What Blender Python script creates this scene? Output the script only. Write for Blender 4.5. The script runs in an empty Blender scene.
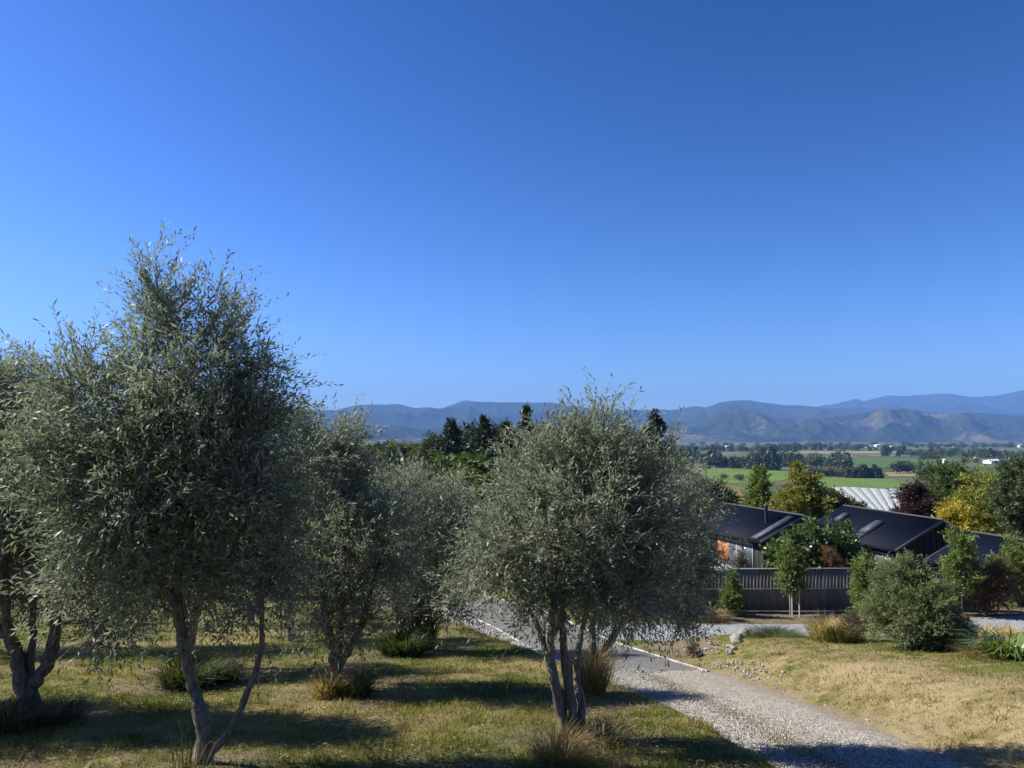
import bpy, math, random
import numpy as np
from mathutils import noise as mnoise, Vector

PI = math.pi
scene = bpy.context.scene
COL = scene.collection
RNG = np.random.default_rng(7)
random.seed(7)
F = 760.0
PITCH = math.radians(4.0)


# ------------------------------------------------------------------ basics
def at(px, py, y):
    """world point seen at a pixel of the photograph, at distance y along +Y (camera at the origin)"""
    u = (px - 512) / F
    v = -(py - 384) / F
    dx, dy, dz = u, math.cos(PITCH) - v * math.sin(PITCH), math.sin(PITCH) + v * math.cos(PITCH)
    k = y / dy
    return np.array([dx * k, y, dz * k])


def on_z(px, py, z):
    p = at(px, py, 1.0)
    return p * (z / p[2])


def sstep(a, b, x):
    t = np.clip((np.asarray(x, float) - a) / (b - a), 0, 1)
    return t * t * (3 - 2 * t)


def unit(v):
    return v / np.maximum(np.linalg.norm(v, axis=-1, keepdims=True), 1e-9)


# cheap tileless value noise in numpy -------------------------------------
_perm = RNG.random((256, 256))


def vnoise(x, y, s=1.0, o=0):
    x = np.asarray(x, float) / s + 17.3 * o + 300
    y = np.asarray(y, float) / s - 9.1 * o + 300
    xi, yi = np.floor(x).astype(int), np.floor(y).astype(int)
    fx, fy = x - xi, y - yi
    fx, fy = fx * fx * (3 - 2 * fx), fy * fy * (3 - 2 * fy)
    g = lambda a, b: _perm[a % 256, b % 256]
    return (g(xi, yi) * (1 - fx) + g(xi + 1, yi) * fx) * (1 - fy) + (g(xi, yi + 1) * (1 - fx) + g(xi + 1, yi + 1) * fx) * fy


def fbm(x, y, s, n=4, o=0):
    r, a, t = 0, 0.5, 0
    for i in range(n):
        r = r + a * vnoise(x, y, s / 2 ** i, o + i)
        t += a
        a *= 0.5
    return r / t


# ------------------------------------------------------------------ mesh building
class MB:
    """collects vertices and faces (any size) plus one float per vertex, then links ONE mesh object"""

    def __init__(self):
        self.v, self.f, self.s, self.n = [], [], [], 0
        self.mi = []

    def add(self, verts, faces, shade=0.5, mat=0):
        verts = np.asarray(verts, float).reshape(-1, 3)
        faces = np.asarray(faces, int)
        self.v.append(verts)
        self.f.append(faces + self.n)
        self.mi.append(np.full(len(faces), mat, int))
        sh = np.empty(len(verts)); sh[:] = shade
        self.s.append(sh)
        self.n += len(verts)

    def box(self, c, size, rz=0.0, shade=0.5):
        h = np.array(size) / 2
        p = np.array([[-1, -1, -1], [1, -1, -1], [1, 1, -1], [-1, 1, -1], [-1, -1, 1], [1, -1, 1], [1, 1, 1], [-1, 1, 1]]) * h
        ca, sa = math.cos(rz), math.sin(rz)
        p = np.stack([p[:, 0] * ca - p[:, 1] * sa, p[:, 0] * sa + p[:, 1] * ca, p[:, 2]], 1) + np.array(c)
        self.add(p, [[0, 3, 2, 1], [4, 5, 6, 7], [0, 1, 5, 4], [1, 2, 6, 5], [2, 3, 7, 6], [3, 0, 4, 7]], shade)

    def hexa(self, p):
        """8 corners: bottom 4 then top 4"""
        self.add(p, [[0, 3, 2, 1], [4, 5, 6, 7], [0, 1, 5, 4], [1, 2, 6, 5], [2, 3, 7, 6], [3, 0, 4, 7]])

    def tube(self, pts, rad, k=6, shade=0.5, cap=True, jit=0.0):
        pts = np.asarray(pts, float)
        rad = np.broadcast_to(np.asarray(rad, float), (len(pts),))
        t = unit(np.gradient(pts, axis=0))
        ref = np.array([0.31, 0.95, 0.05]) if abs(t[0][1]) < 0.8 else np.array([1, 0.1, 0.1])
        a = unit(np.cross(t, ref)); b = np.cross(t, a)
        th = np.arange(k) * 2 * PI / k
        ring = a[:, None, :] * np.cos(th)[None, :, None] + b[:, None, :] * np.sin(th)[None, :, None]
        r = rad[:, None] * (1 + jit * (RNG.random((len(pts), k)) - 0.5))
        v = (pts[:, None, :] + ring * r[:, :, None]).reshape(-1, 3)
        i = np.arange(len(pts) - 1)[:, None] * k
        j = np.arange(k)[None, :]
        q = np.stack([i + j, i + (j + 1) % k, i + k + (j + 1) % k, i + k + j], -1).reshape(-1, 4)
        self.add(v, q, shade)
        if cap:
            self.add(v[-k:], [list(range(k))], shade)
            self.add(v[:k][::-1], [list(range(k))], shade)

    def build(self, name, mats, parent=None, smooth=False, loc=None):
        me = bpy.data.meshes.new(name)
        V = np.concatenate(self.v)
        idx = np.concatenate([f.reshape(-1) for f in self.f])
        tot = np.concatenate([np.full(len(f), f.shape[1], int) for f in self.f])
        start = np.concatenate([[0], np.cumsum(tot)[:-1]])
        me.vertices.add(len(V)); me.vertices.foreach_set('co', V.astype(np.float32).ravel())
        me.loops.add(len(idx)); me.loops.foreach_set('vertex_index', idx.astype(np.int32))
        me.polygons.add(len(tot))
        me.polygons.foreach_set('loop_start', start.astype(np.int32))
        me.polygons.foreach_set('loop_total', tot.astype(np.int32))
        if not isinstance(mats, (list, tuple)):
            mats = [mats]
        for m in mats:
            me.materials.append(m)
        if len(mats) > 1:
            me.polygons.foreach_set('material_index', np.concatenate(self.mi).astype(np.int32))
        if smooth:
            me.polygons.foreach_set('use_smooth', np.ones(len(tot), bool))
        at_ = me.attributes.new('shade', 'FLOAT', 'POINT')
        at_.data.foreach_set('value', np.concatenate(self.s).astype(np.float32))
        me.update(calc_edges=True)
        o = bpy.data.objects.new(name, me)
        COL.objects.link(o)
        if parent is not None:
            o.parent = parent
        if loc is not None:
            o.location = loc
        return o


def tag(o, label=None, cat=None, group=None, kind=None):
    if label: o['label'] = label
    if cat: o['category'] = cat
    if group: o['group'] = group
    if kind: o['kind'] = kind
    return o


def thing(name, label, cat, loc=(0, 0, 0), rz=0.0, group=None):
    o = bpy.data.objects.new(name, None)
    COL.objects.link(o)
    o.location = loc
    o.rotation_euler = (0, 0, rz)
    o.empty_display_size = 0.2
    return tag(o, label, cat, group)


def copy_tree(o, loc, rz=0.0, sc=1.0, label=None):
    c = o.copy(); COL.objects.link(c)
    c.location = loc; c.rotation_euler = (0, 0, rz)
    c.scale = (sc, sc, sc) if np.isscalar(sc) else sc
    if label: c['label'] = label
    for ch in list(o.children):
        d = ch.copy(); COL.objects.link(d); d.parent = c
    return c


# ------------------------------------------------------------------ materials
def newmat(name):
    m = bpy.data.materials.new(name)
    m.use_nodes = True
    nt = m.node_tree
    b = nt.nodes['Principled BSDF']
    return m, nt, b, nt.nodes, nt.links


def ramp(nt, fac, cols):
    r = nt.nodes.new('ShaderNodeValToRGB')
    el = r.color_ramp.elements
    while len(el) < len(cols):
        el.new(0.5)
    for e, (p, c) in zip(el, cols):
        e.position = p
        e.color = (*c, 1)
    if fac is not None:
        nt.links.new(fac, r.inputs['Fac'])
    return r.outputs['Color']


def tex_noise(nt, scale, detail=4, rough=0.55, coord='Object', stretch=None):
    tc = nt.nodes.new('ShaderNodeTexCoord')
    n = nt.nodes.new('ShaderNodeTexNoise')
    n.inputs['Scale'].default_value = scale
    n.inputs['Detail'].default_value = detail
    n.inputs['Roughness'].default_value = rough
    if stretch:
        mp = nt.nodes.new('ShaderNodeMapping')
        mp.inputs['Scale'].default_value = stretch
        nt.links.new(tc.outputs[coord], mp.inputs['Vector'])
        nt.links.new(mp.outputs['Vector'], n.inputs['Vector'])
    else:
        nt.links.new(tc.outputs[coord], n.inputs['Vector'])
    return n.outputs['Fac']


def mixc(nt, fac, a, b, mode='MIX'):
    m = nt.nodes.new('ShaderNodeMix'); m.data_type = 'RGBA'; m.blend_type = mode
    for sock, val in ((m.inputs['Factor'], fac), (m.inputs[6], a), (m.inputs[7], b)):
        if isinstance(val, (int, float)):
            sock.default_value = val
        elif isinstance(val, tuple):
            sock.default_value = (*val, 1)
        else:
            nt.links.new(val, sock)
    return m.outputs[2]


def mathn(nt, op, a, b=0.0):
    m = nt.nodes.new('ShaderNodeMath'); m.operation = op
    for sock, val in ((m.inputs[0], a), (m.inputs[1], b)):
        if isinstance(val, (int, float)):
            sock.default_value = val
        else:
            nt.links.new(val, sock)
    return m.outputs[0]


def attr(nt, name, out='Fac'):
    a = nt.nodes.new('ShaderNodeAttribute'); a.attribute_name = name
    return a.outputs[out]


def bump(nt, b, h, strength=0.3, dist=0.05):
    n = nt.nodes.new('ShaderNodeBump')
    n.inputs['Strength'].default_value = strength
    n.inputs['Distance'].default_value = dist
    nt.links.new(h, n.inputs['Height'])
    nt.links.new(n.outputs['Normal'], b.inputs['Normal'])


def plain(name, c, rough=0.6, var=0.15, scale=6.0, bmp=0.0, metal=0.0, spec=0.5, stretch=None):
    m, nt, b, N, L = newmat(name)
    n = tex_noise(nt, scale, 5, stretch=stretch)
    lo = tuple(x * (1 - var) for x in c); hi = tuple(min(1, x * (1 + var)) for x in c)
    L.new(ramp(nt, n, [(0.3, lo), (0.7, hi)]), b.inputs['Base Color'])
    b.inputs['Roughness'].default_value = rough
    b.inputs['Metallic'].default_value = metal
    b.inputs['Specular IOR Level'].default_value = spec
    if bmp:
        bump(nt, b, n, bmp)
    return m


def leafmat(name, cols, trans=0.3, rough=0.45, spec=0.4, under=None, tint=1.2, tblue=0.55):
    """cols: colours by the per-leaf shade attribute; under: colour of the leaf's underside"""
    m, nt, b, N, L = newmat(name)
    c = ramp(nt, attr(nt, 'shade'), cols)
    if under:
        g = N.new('ShaderNodeNewGeometry')
        c2 = mixc(nt, g.outputs['Backfacing'], c, under)
    else:
        c2 = c
    L.new(c2, b.inputs['Base Color'])
    b.inputs['Roughness'].default_value = rough
    b.inputs['Specular IOR Level'].default_value = spec
    t = N.new('ShaderNodeBsdfTranslucent')
    L.new(mixc(nt, 1.0, c, (tint, tint * 1.08, tint * tblue), 'MULTIPLY'), t.inputs['Color'])
    mx = N.new('ShaderNodeMixShader'); mx.inputs[0].default_value = trans
    L.new(b.outputs[0], mx.inputs[1]); L.new(t.outputs[0], mx.inputs[2])
    L.new(mx.outputs[0], N['Material Output'].inputs['Surface'])
    return m


def barkmat(name, a, c, scale=14):
    m, nt, b, N, L = newmat(name)
    n = tex_noise(nt, scale, 6, 0.65, stretch=(1, 1, 0.35))
    n2 = tex_noise(nt, scale * 0.25, 3)
    col = mixc(nt, n2, ramp(nt, n, [(0.42, a), (0.58, c)]), tuple(x * 0.7 for x in c))
    L.new(col, b.inputs['Base Color'])
    b.inputs['Roughness'].default_value = 0.85
    b.inputs['Specular IOR Level'].default_value = 0.2
    bump(nt, b, n, 1.0, 0.035)
    return m


M = {}
M['olive'] = leafmat('olive_leaf', [(0.0, (0.085, 0.102, 0.068)), (0.45, (0.165, 0.188, 0.125)), (0.8, (0.25, 0.272, 0.19)), (1.0, (0.34, 0.335, 0.22))],
                     0.40, 0.50, 0.35, under=(0.42, 0.44, 0.37), tblue=0.85)
M['olive_bark'] = barkmat('olive_bark', (0.045, 0.036, 0.028), (0.30, 0.26, 0.21), 26)
M['bark'] = barkmat('brown_bark', (0.06, 0.045, 0.035), (0.15, 0.12, 0.09), 12)
M['pale_bark'] = barkmat('pale_bark', (0.22, 0.20, 0.17), (0.42, 0.39, 0.34), 16)


def lm(name, c, var=0.4, trans=0.3, rough=0.5, spec=0.35):
    M[name] = leafmat(name + '_leaf', [(0.0, tuple(x * (1 - var) for x in c)), (0.5, c), (1.0, tuple(x * (1 + var) for x in c))], trans, rough, spec)


lm('broad_green', (0.080, 0.118, 0.030))
lm('light_green', (0.145, 0.195, 0.050))
lm('yellow_green', (0.20, 0.205, 0.035))
lm('yellow', (0.42, 0.34, 0.04))
lm('dark_green', (0.044, 0.068, 0.028))
lm('fig', (0.070, 0.105, 0.034), 0.5, 0.25, 0.36, 0.5)
lm('grey_green', (0.080, 0.108, 0.046))
lm('plum', (0.050, 0.020, 0.022))
lm('russet', (0.135, 0.078, 0.042))
lm('brown_green', (0.075, 0.062, 0.028))
lm('orange_leaf', (0.22, 0.10, 0.025))
lm('pine', (0.040, 0.062, 0.032), 0.4, 0.15)
lm('bush_green', (0.17, 0.205, 0.088))
lm('flax', (0.17, 0.23, 0.06), 0.45, 0.25, 0.35, 0.5)
M['dry_tuft'] = leafmat('dry_tuft_blade', [(0, (0.17, 0.12, 0.05)), (0.5, (0.38, 0.27, 0.125)), (1, (0.56, 0.43, 0.24))], 0.45, 0.6, 0.15)
M['golden'] = leafmat('golden_blade', [(0, (0.30, 0.21, 0.10)), (0.5, (0.52, 0.40, 0.21)), (1, (0.70, 0.57, 0.35))], 0.45, 0.6, 0.15)
M['mixed_tuft'] = leafmat('mixed_tuft_blade', [(0, (0.05, 0.06, 0.02)), (0.6, (0.10, 0.105, 0.038)), (1, (0.26, 0.20, 0.09))], 0.3, 0.6, 0.2)
M['green_tuft'] = leafmat('green_tuft_blade', [(0, (0.035, 0.05, 0.018)), (0.6, (0.065, 0.09, 0.03)), (1, (0.13, 0.14, 0.05))], 0.35, 0.7, 0.15)
M['grass'] = leafmat('grass_blade', [(0.0, (0.095, 0.125, 0.026)), (0.35, (0.175, 0.190, 0.042)), (0.65, (0.28, 0.235, 0.088)), (1.0, (0.44, 0.35, 0.185))], 0.3, 0.6, 0.15, tint=1.1)

# ------------------------------------------------------------------ plan of the drive
CL = np.array([(4.3, -6), (4.2, 0), (4.15, 5), (4.2, 10), (3.95, 15), (3.35, 20), (2.5, 25), (1.15, 30), (-1.3, 34.2), (-4.8, 37.2), (-9.5, 39.2), (-17, 40.4), (-32, 41)], float)


def spline(P, n=24):
    P = np.asarray(P, float)
    Q = np.vstack([2 * P[0] - P[1], P, 2 * P[-1] - P[-2]])
    out = []
    for i in range(1, len(Q) - 2):
        t = np.linspace(0, 1, n, endpoint=False)[:, None]
        a, b, c, d = Q[i - 1], Q[i], Q[i + 1], Q[i + 2]
        out.append(0.5 * (2 * b + (c - a) * t + (2 * a - 5 * b + 4 * c - d) * t ** 2 + (3 * b - a - 3 * c + d) * t ** 3))
    out.append(P[-1][None])
    return np.vstack(out)


ROAD = spline(CL, 16)
ROAD_T = unit(np.gradient(ROAD, axis=0))
ROAD_N = np.stack([ROAD_T[:, 1], -ROAD_T[:, 0]], 1)       # to the right of travel
HALF = 1.55
SIDE = spline([(1.5, 29.75), (4, 29.8), (9, 29.75), (15, 30.0), (21, 31.2), (27, 32.0), (36, 32.5)], 12)   # drive to the houses
SIDE_T = unit(np.gradient(SIDE, axis=0))
SIDE_N = np.stack([SIDE_T[:, 1], -SIDE_T[:, 0]], 1)
SHALF = 1.25


def lateral(x, y, C, Nn):
    """signed lateral offset (+ right) and index of nearest centreline point"""
    x = np.asarray(x, float).ravel(); y = np.asarray(y, float).ravel()
    lat = np.full(len(x), 1e3); idx = np.zeros(len(x), int)
    near = np.where((y < 60) & (y > -12) & (np.abs(x) < 60))[0]
    for s in range(0, len(near), 20000):
        n = near[s:s + 20000]
        d2 = (x[n, None] - C[None, :, 0]) ** 2 + (y[n, None] - C[None, :, 1]) ** 2
        k = d2.argmin(1)
        r = (x[n] - C[k, 0]) * Nn[k, 0] + (y[n] - C[k, 1]) * Nn[k, 1]
        dist = np.sqrt(d2[np.arange(len(n)), k])
        lat[n] = np.where(r >= 0, dist, -dist); idx[n] = k
    return lat, idx


FLAT = -7.45


def soft_floor(z, f, k=0.5):
    return f + k * np.logaddexp(0, (z - f) / k)


def road_z(y):
    return soft_floor(-2.4 - 0.18 * np.asarray(y, float), FLAT, 0.25)


YR = [30, 34, 45, 58, 85, 150, 260, 400, 30000]
ZR = [0, -0.1, -1.6, -2.4, -6.5, -15.5, -28.5, -37.5, -37.5]
YL = [30, 34, 45, 60, 100, 200, 290, 420, 620, 30000]
ZL = [0, -0.1, -1.4, -2.2, -2.8, 1.5, -2.5, -22, -37.5, -37.5]


def gz(x, y, detail=True):
    shp = np.shape(x)
    x = np.asarray(x, float).ravel(); y = np.asarray(y, float).ravel()
    lat, idx = lateral(x, y, ROAD, ROAD_N)
    ry = np.where(np.abs(lat) < 900, ROAD[idx, 1], y)
    rz = road_z(ry)
    grove = soft_floor(-1.6 - 0.18 * y, FLAT, 0.3)
    bank = -1.9 - 0.18 * y
    crest = 25.4 - 0.07 * np.maximum(x - 8, 0)
    t = sstep(0.0, 2.9, y - crest)
    bank = np.where(y < crest, bank, bank * (1 - t) + FLAT * t)
    bank = np.maximum(bank, FLAT)
    off = np.interp(y, [5, 6.7, 10.6, 13.8, 21.6, 30, 36], [1.95, 1.95, 2.45, 3.1, 4.2, 4.6, 4.8])
    wl = sstep(1.6, off, -lat)
    wr = sstep(2.0, 4.4, lat)
    z = np.where(lat < 0, rz * (1 - wl) + grove * wl, rz * (1 - wr) + bank * wr)
    slat, _ = lateral(x, y, SIDE, SIDE_N)
    ws = 1 - sstep(1.35, 2.6, np.abs(slat))
    z = z * (1 - ws) + FLAT * ws
    # beyond the flat: fall to the valley on the right, spur on the left
    w = sstep(25, 120, x)
    far = np.interp(y, YL, ZL) * (1 - w) + np.interp(y, YR, ZR) * w
    z = z + np.where(y > 30, far, 0)
    if detail:
        onroad = (np.abs(lat) < 1.7) | (np.abs(slat) < 1.35)
        near = 1 - sstep(40, 70, y)
        bumpz = (fbm(x, y, 1.7, 3, 2) - 0.5) * 0.16 + (fbm(x, y, 0.45, 2, 5) - 0.5) * 0.05
        z = z + np.where(onroad, 0, bumpz * near * sstep(1.6, 2.2, np.minimum(np.abs(lat), np.abs(slat) + 0.4)))
        latd = np.where((lat > 0) & (ry < 19.8), np.maximum(lat - 0.36, 0), lat)
        dip = np.maximum(1 - sstep(1.3, 1.5, np.abs(latd)), 1 - sstep(0.95, 1.2, np.abs(slat)))
        z = z - 0.06 * dip
        roll = sstep(45, 90, y) * (1 - sstep(330, 600, y))
        z = z + roll * (fbm(x, y, 45, 3, 9) - 0.5) * 4.0
    return z.reshape(shp)


def gz1(x, y):
    return float(gz(np.array([x]), np.array([y]))[0])


# ------------------------------------------------------------------ ground sheet
def build_ground():
    ang = np.concatenate([np.arange(-180, -46, 4.0), np.arange(-46, 46, 0.25), np.arange(46, 180, 4.0)])
    ang = np.radians(ang)
    rad = np.exp(np.arange(math.log(0.6), math.log(21000), 0.0125))
    A, R = np.meshgrid(ang, rad)
    x, y = R * np.sin(A), R * np.cos(A)
    z = gz(x, y)
    na, nr = len(ang), len(rad)
    V = np.stack([x, y, z], -1).reshape(-1, 3)
    i = np.arange(nr - 1)[:, None] * na
    j = np.arange(na)[None, :]
    q = np.stack([i + j, i + na + j, i + na + (j + 1) % na, i + (j + 1) % na], -1).reshape(-1, 4)
    mb = MB()
    mb.add(V, q)
    c = np.vstack([V[:na], [[0, 0, gz1(0, 0)]]])
    mb.add(c, np.stack([np.arange(na), (np.arange(na) + 1) % na, np.full(na, na)], 1))
    # masks
    m, nt, b, N, L = newmat('ground_cover')
    dry, dirt, far = attr(nt, 'dry'), attr(nt, 'dirt'), attr(nt, 'valley')
    n1 = tex_noise(nt, 0.9, 5, 0.6)
    n2 = tex_noise(nt, 9.0, 6, 0.7)
    n3 = tex_noise(nt, 45.0, 4, 0.7)
    f = mathn(nt, 'ADD', dry, mathn(nt, 'MULTIPLY', mathn(nt, 'SUBTRACT', n2, 0.5), 0.9))
    grass = ramp(nt, f, [(0.05, (0.080, 0.095, 0.024)), (0.35, (0.130, 0.132, 0.035)), (0.65, (0.225, 0.182, 0.078)), (0.95, (0.315, 0.250, 0.135))])
    soil = ramp(nt, n3, [(0.3, (0.085, 0.066, 0.042)), (0.52, (0.19, 0.150, 0.095)), (0.72, (0.32, 0.265, 0.19))])
    f2 = mathn(nt, 'ADD', dirt, mathn(nt, 'MULTIPLY', mathn(nt, 'SUBTRACT', n2, 0.5), 0.8))
    near = mixc(nt, ramp(nt, f2, [(0.35, (0, 0, 0)), (0.75, (1, 1, 1))]), grass, soil)
    near = mixc(nt, 0.55, near, ramp(nt, n3, [(0.3, (0.55, 0.55, 0.55)), (0.7, (1.25, 1.25, 1.25))]), 'MULTIPLY')
    # valley floor: patchwork of paddocks and orchards
    tc = N.new('ShaderNodeTexCoord'); mp = N.new('ShaderNodeMapping')
    mp.inputs['Rotation'].default_value = (0, 0, 0.35); mp.inputs['Scale'].default_value = (1 / 210, 1 / 130, 0.0)
    L.new(tc.outputs['Object'], mp.inputs['Vector'])
    vo = N.new('ShaderNodeTexVoronoi'); vo.distance = 'CHEBYCHEV'; vo.inputs['Scale'].default_value = 1.0
    L.new(mp.outputs['Vector'], vo.inputs['Vector'])
    sp = N.new('ShaderNodeSeparateColor'); L.new(vo.outputs['Color'], sp.inputs[0])
    fields = ramp(nt, sp.outputs[0], [(0.0, (0.060, 0.085, 0.030)), (0.3, (0.085, 0.125, 0.035)), (0.55, (0.12, 0.12, 0.05)), (0.7, (0.050, 0.078, 0.032)), (0.93, (0.18, 0.16, 0.09))])
    nv = tex_noise(nt, 0.05, 6, 0.6)
    fields = mixc(nt, 0.5, fields, ramp(nt, nv, [(0.3, (0.6, 0.6, 0.6)), (0.7, (1.2, 1.2, 1.2))]), 'MULTIPLY')
    L.new(mixc(nt, far, near, fields), b.inputs['Base Color'])
    b.inputs['Roughness'].default_value = 0.95
    b.inputs['Specular IOR Level'].default_value = 0.1
    bump(nt, b, n3, 0.6, 0.03)
    o = mb.build('ground', m, smooth=True)
    X = np.append(np.append(x.ravel(), c[:-1, 0]), 0); Y = np.append(np.append(y.ravel(), c[:-1, 1]), 0)
    d, t = zones(X, Y)
    for nm, val in (('dry', d), ('dirt', t), ('valley', sstep(420, 650, np.hypot(X, Y)))):
        a = o.data.attributes.new(nm, 'FLOAT', 'POINT')
        a.data.foreach_set('value', val.astype(np.float32))
    return tag(o, 'sloping lawn of green and dry grass running down to the valley floor', kind='structure')


def zones(x, y):
    """dryness of the grass and bareness of the soil"""
    x = np.asarray(x, float).ravel(); y = np.asarray(y, float).ravel()
    lat, idx = lateral(x, y, ROAD, ROAD_N)
    slat, _ = lateral(x, y, SIDE, SIDE_N)
    n = fbm(x, y, 2.6, 4, 3)
    nf = fbm(x, y, 0.7, 3, 13)
    nh = fbm(x, y, 0.22, 2, 41)
    dry = 0.45 + (n - 0.5) * 1.4 + (nf - 0.5) * 0.9 + (nh - 0.5) * 0.5
    right = (lat > 0) & (y < 40)
    crest = 25.4 - 0.07 * np.maximum(x - 8, 0)
    dr = 0.84 + (n - 0.5) * 0.8 + (nf - 0.5) * 0.8 + (nh - 0.5) * 0.9 - 0.6 * (0.4 + n) * np.maximum(sstep(-5.5, -1.5, y - crest), sstep(8.6, 10.6, x))
    dry = np.where(right, dr, dry)
    dry = np.where(y > 60, 0.62 + (fbm(x, y, 18, 4, 1) - 0.5) * 0.9, dry)
    dirt = np.where(~right, sstep(0.52, 0.68, fbm(x, y, 1.3, 4, 21)) * 0.62, 0.0)
    for bx, by, br in ((-2.75, 6.7, 1.3), (0.57, 7.75, 1.2), (1.1, 10.9, 1.0), (-5.6, 8.8, 1.5), (-2.6, 11, 1.3), (-2.4, 16.8, 1.6), (-5.7, 13.6, 1.4), (-9.3, 17.5, 1.8), (-8.1, 9.4, 1.5)):
        q = np.hypot((x - bx) / br, (y - by) / br * 0.9)
        dirt = np.maximum(dirt, np.where(right, 0, (1 - sstep(0.25, 1.15, q + 0.7 * (nf - 0.5))) * (0.40 + 0.5 * nh)))
    # verge of the drive
    verge = np.where(lat > 0, 1 - sstep(1.75, 2.7, lat), 1 - sstep(0.0, 0.35, -lat - np.interp(y, [0, 10, 15, 22, 30], [1.55, 1.6, 1.9, 2.5, 2.6])))
    dirt = np.maximum(dirt, verge * np.where(lat > 0, 0.22 + 0.5 * nf + 0.5 * (nh - 0.5), 0.45 + 0.6 * nf))
    # mulched bed between house drive and fence, and bed round the shrubs on the bank
    bed = ((x > 3.5) & (y > 30.6) & (y < 36) & (np.abs(slat) > 1.2)).astype(float)
    dirt = np.maximum(dirt, bed * (0.55 + 0.5 * nf))
    bed2 = sstep(11.0, 11.6, x + (n - 0.5)) * sstep(14, 15, y) * (y < 27)
    dirt = np.maximum(dirt, bed2 * (0.4 + 0.6 * nf))
    wedge = (1 - sstep(0.3, 1.3, np.hypot((x - 5.6) / 1.0, (y - 25.2) / 2.8) * 1.0 - 0.2))
    dirt = np.maximum(dirt, wedge * (0.5 + 0.5 * nf))
    return np.clip(dry, 0, 1), np.clip(dirt, 0, 1)


build_ground()


def strip(name, C, Nn, lo, hi, z, mat, label, nlat=9, wob=0.0, lift=0.0, kind='structure', ragged=0.0):
    """ribbon along a centreline between lateral offsets lo and hi"""
    n = len(C)
    u = np.linspace(0, 1, nlat)
    w0 = wob * (vnoise(np.arange(n) * 1.0, np.zeros(n), 2.3, 4) - 0.5 + 0.6 * (vnoise(np.arange(n) * 1.0, np.zeros(n), 0.9, 7) - 0.5))
    w1 = wob * (vnoise(np.arange(n) * 1.0, np.ones(n) * 7, 2.1, 5) - 0.5 + 0.6 * (vnoise(np.arange(n) * 1.0, np.ones(n) * 7, 0.8, 8) - 0.5))
    l = (lo + w0)[:, None] * (1 - u) + (hi + w1)[:, None] * u
    P = C[:, None, :] + Nn[:, None, :] * l[:, :, None]
    if ragged:
        P[0] += (P[0] - P[1]) / 0.25 * (ragged * (RNG.random(nlat) - 0.2))[:, None]
    zz = (z[:, None] + lift - 0.02 * (l / 1.5) ** 2)
    V = np.concatenate([P, zz[:, :, None]], -1).reshape(-1, 3)
    i = np.arange(n - 1)[:, None] * nlat; j = np.arange(nlat - 1)[None, :]
    q = np.stack([i + j, i + j + 1, i + nlat + j + 1, i + nlat + j], -1).reshape(-1, 4)
    mb = MB(); mb.add(V, q)
    o = mb.build(name, mat, smooth=True)
    lt = o.data.attributes.new('lat', 'FLOAT', 'POINT')
    lt.data.foreach_set('value', l.ravel().astype(np.float32))
    return tag(o, label, kind=kind)


# resample drive densely
def resample(C, step):
    d = np.concatenate([[0], np.cumsum(np.linalg.norm(np.diff(C, axis=0), axis=1))])
    s = np.arange(0, d[-1], step)
    P = np.stack([np.interp(s, d, C[:, 0]), np.interp(s, d, C[:, 1])], 1)
    T = unit(np.gradient(P, axis=0))
    return P, np.stack([T[:, 1], -T[:, 0]], 1)


RP, RN = resample(ROAD, 0.25)
ystart = 19.6
ks = int(np.where(RP[:, 1] > ystart)[0][0])


def gravel_mat(name, dark, mid, light, worn=True, scale=34):
    m, nt, b, N, L = newmat(name)
    tc = N.new('ShaderNodeTexCoord')
    v = N.new('ShaderNodeTexVoronoi'); v.inputs['Scale'].default_value = scale
    L.new(tc.outputs['Object'], v.inputs['Vector'])
    sp = N.new('ShaderNodeSeparateColor'); L.new(v.outputs['Color'], sp.inputs[0])
    c = ramp(nt, sp.outputs[0], [(0.0, dark), (0.5, mid), (1.0, light)])
    n = tex_noise(nt, 1.6, 5, 0.6)
    c = mixc(nt, 0.6, c, ramp(nt, n, [(0.3, (0.72, 0.70, 0.66)), (0.7, (1.12, 1.12, 1.12))]), 'MULTIPLY')
    if worn:
        lat = attr(nt, 'lat')
        la = mathn(nt, 'ABSOLUTE', mathn(nt, 'ADD', lat, 0.05))
        n2 = tex_noise(nt, 3.2, 6, 0.7)
        k = mathn(nt, 'ADD', mathn(nt, 'MULTIPLY', la, 1.6), mathn(nt, 'MULTIPLY', n2, 1.3))
        mid_f = ramp(nt, k, [(0.74, (1, 1, 1)), (1.0, (0, 0, 0))])
        c = mixc(nt, mid_f, c, ramp(nt, tex_noise(nt, 30, 4, 0.7), [(0.3, (0.10, 0.085, 0.045)), (0.7, (0.27, 0.22, 0.13))]))
        e = mathn(nt, 'ADD', mathn(nt, 'MULTIPLY', mathn(nt, 'ABSOLUTE', lat), 0.33), mathn(nt, 'MULTIPLY', n2, 0.40))
        c = mixc(nt, ramp(nt, e, [(0.62, (0, 0, 0)), (0.86, (1, 1, 1))]), c, ramp(nt, tex_noise(nt, 22, 5, 0.7), [(0.3, (0.12, 0.09, 0.055)), (0.7, (0.27, 0.215, 0.145))]))
    L.new(c, b.inputs['Base Color'])
    b.inputs['Roughness'].default_value = 0.9
    b.inputs['Specular IOR Level'].default_value = 0.25
    bump(nt, b, v.outputs['Distance'], 0.7, 0.02)
    return m


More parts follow.
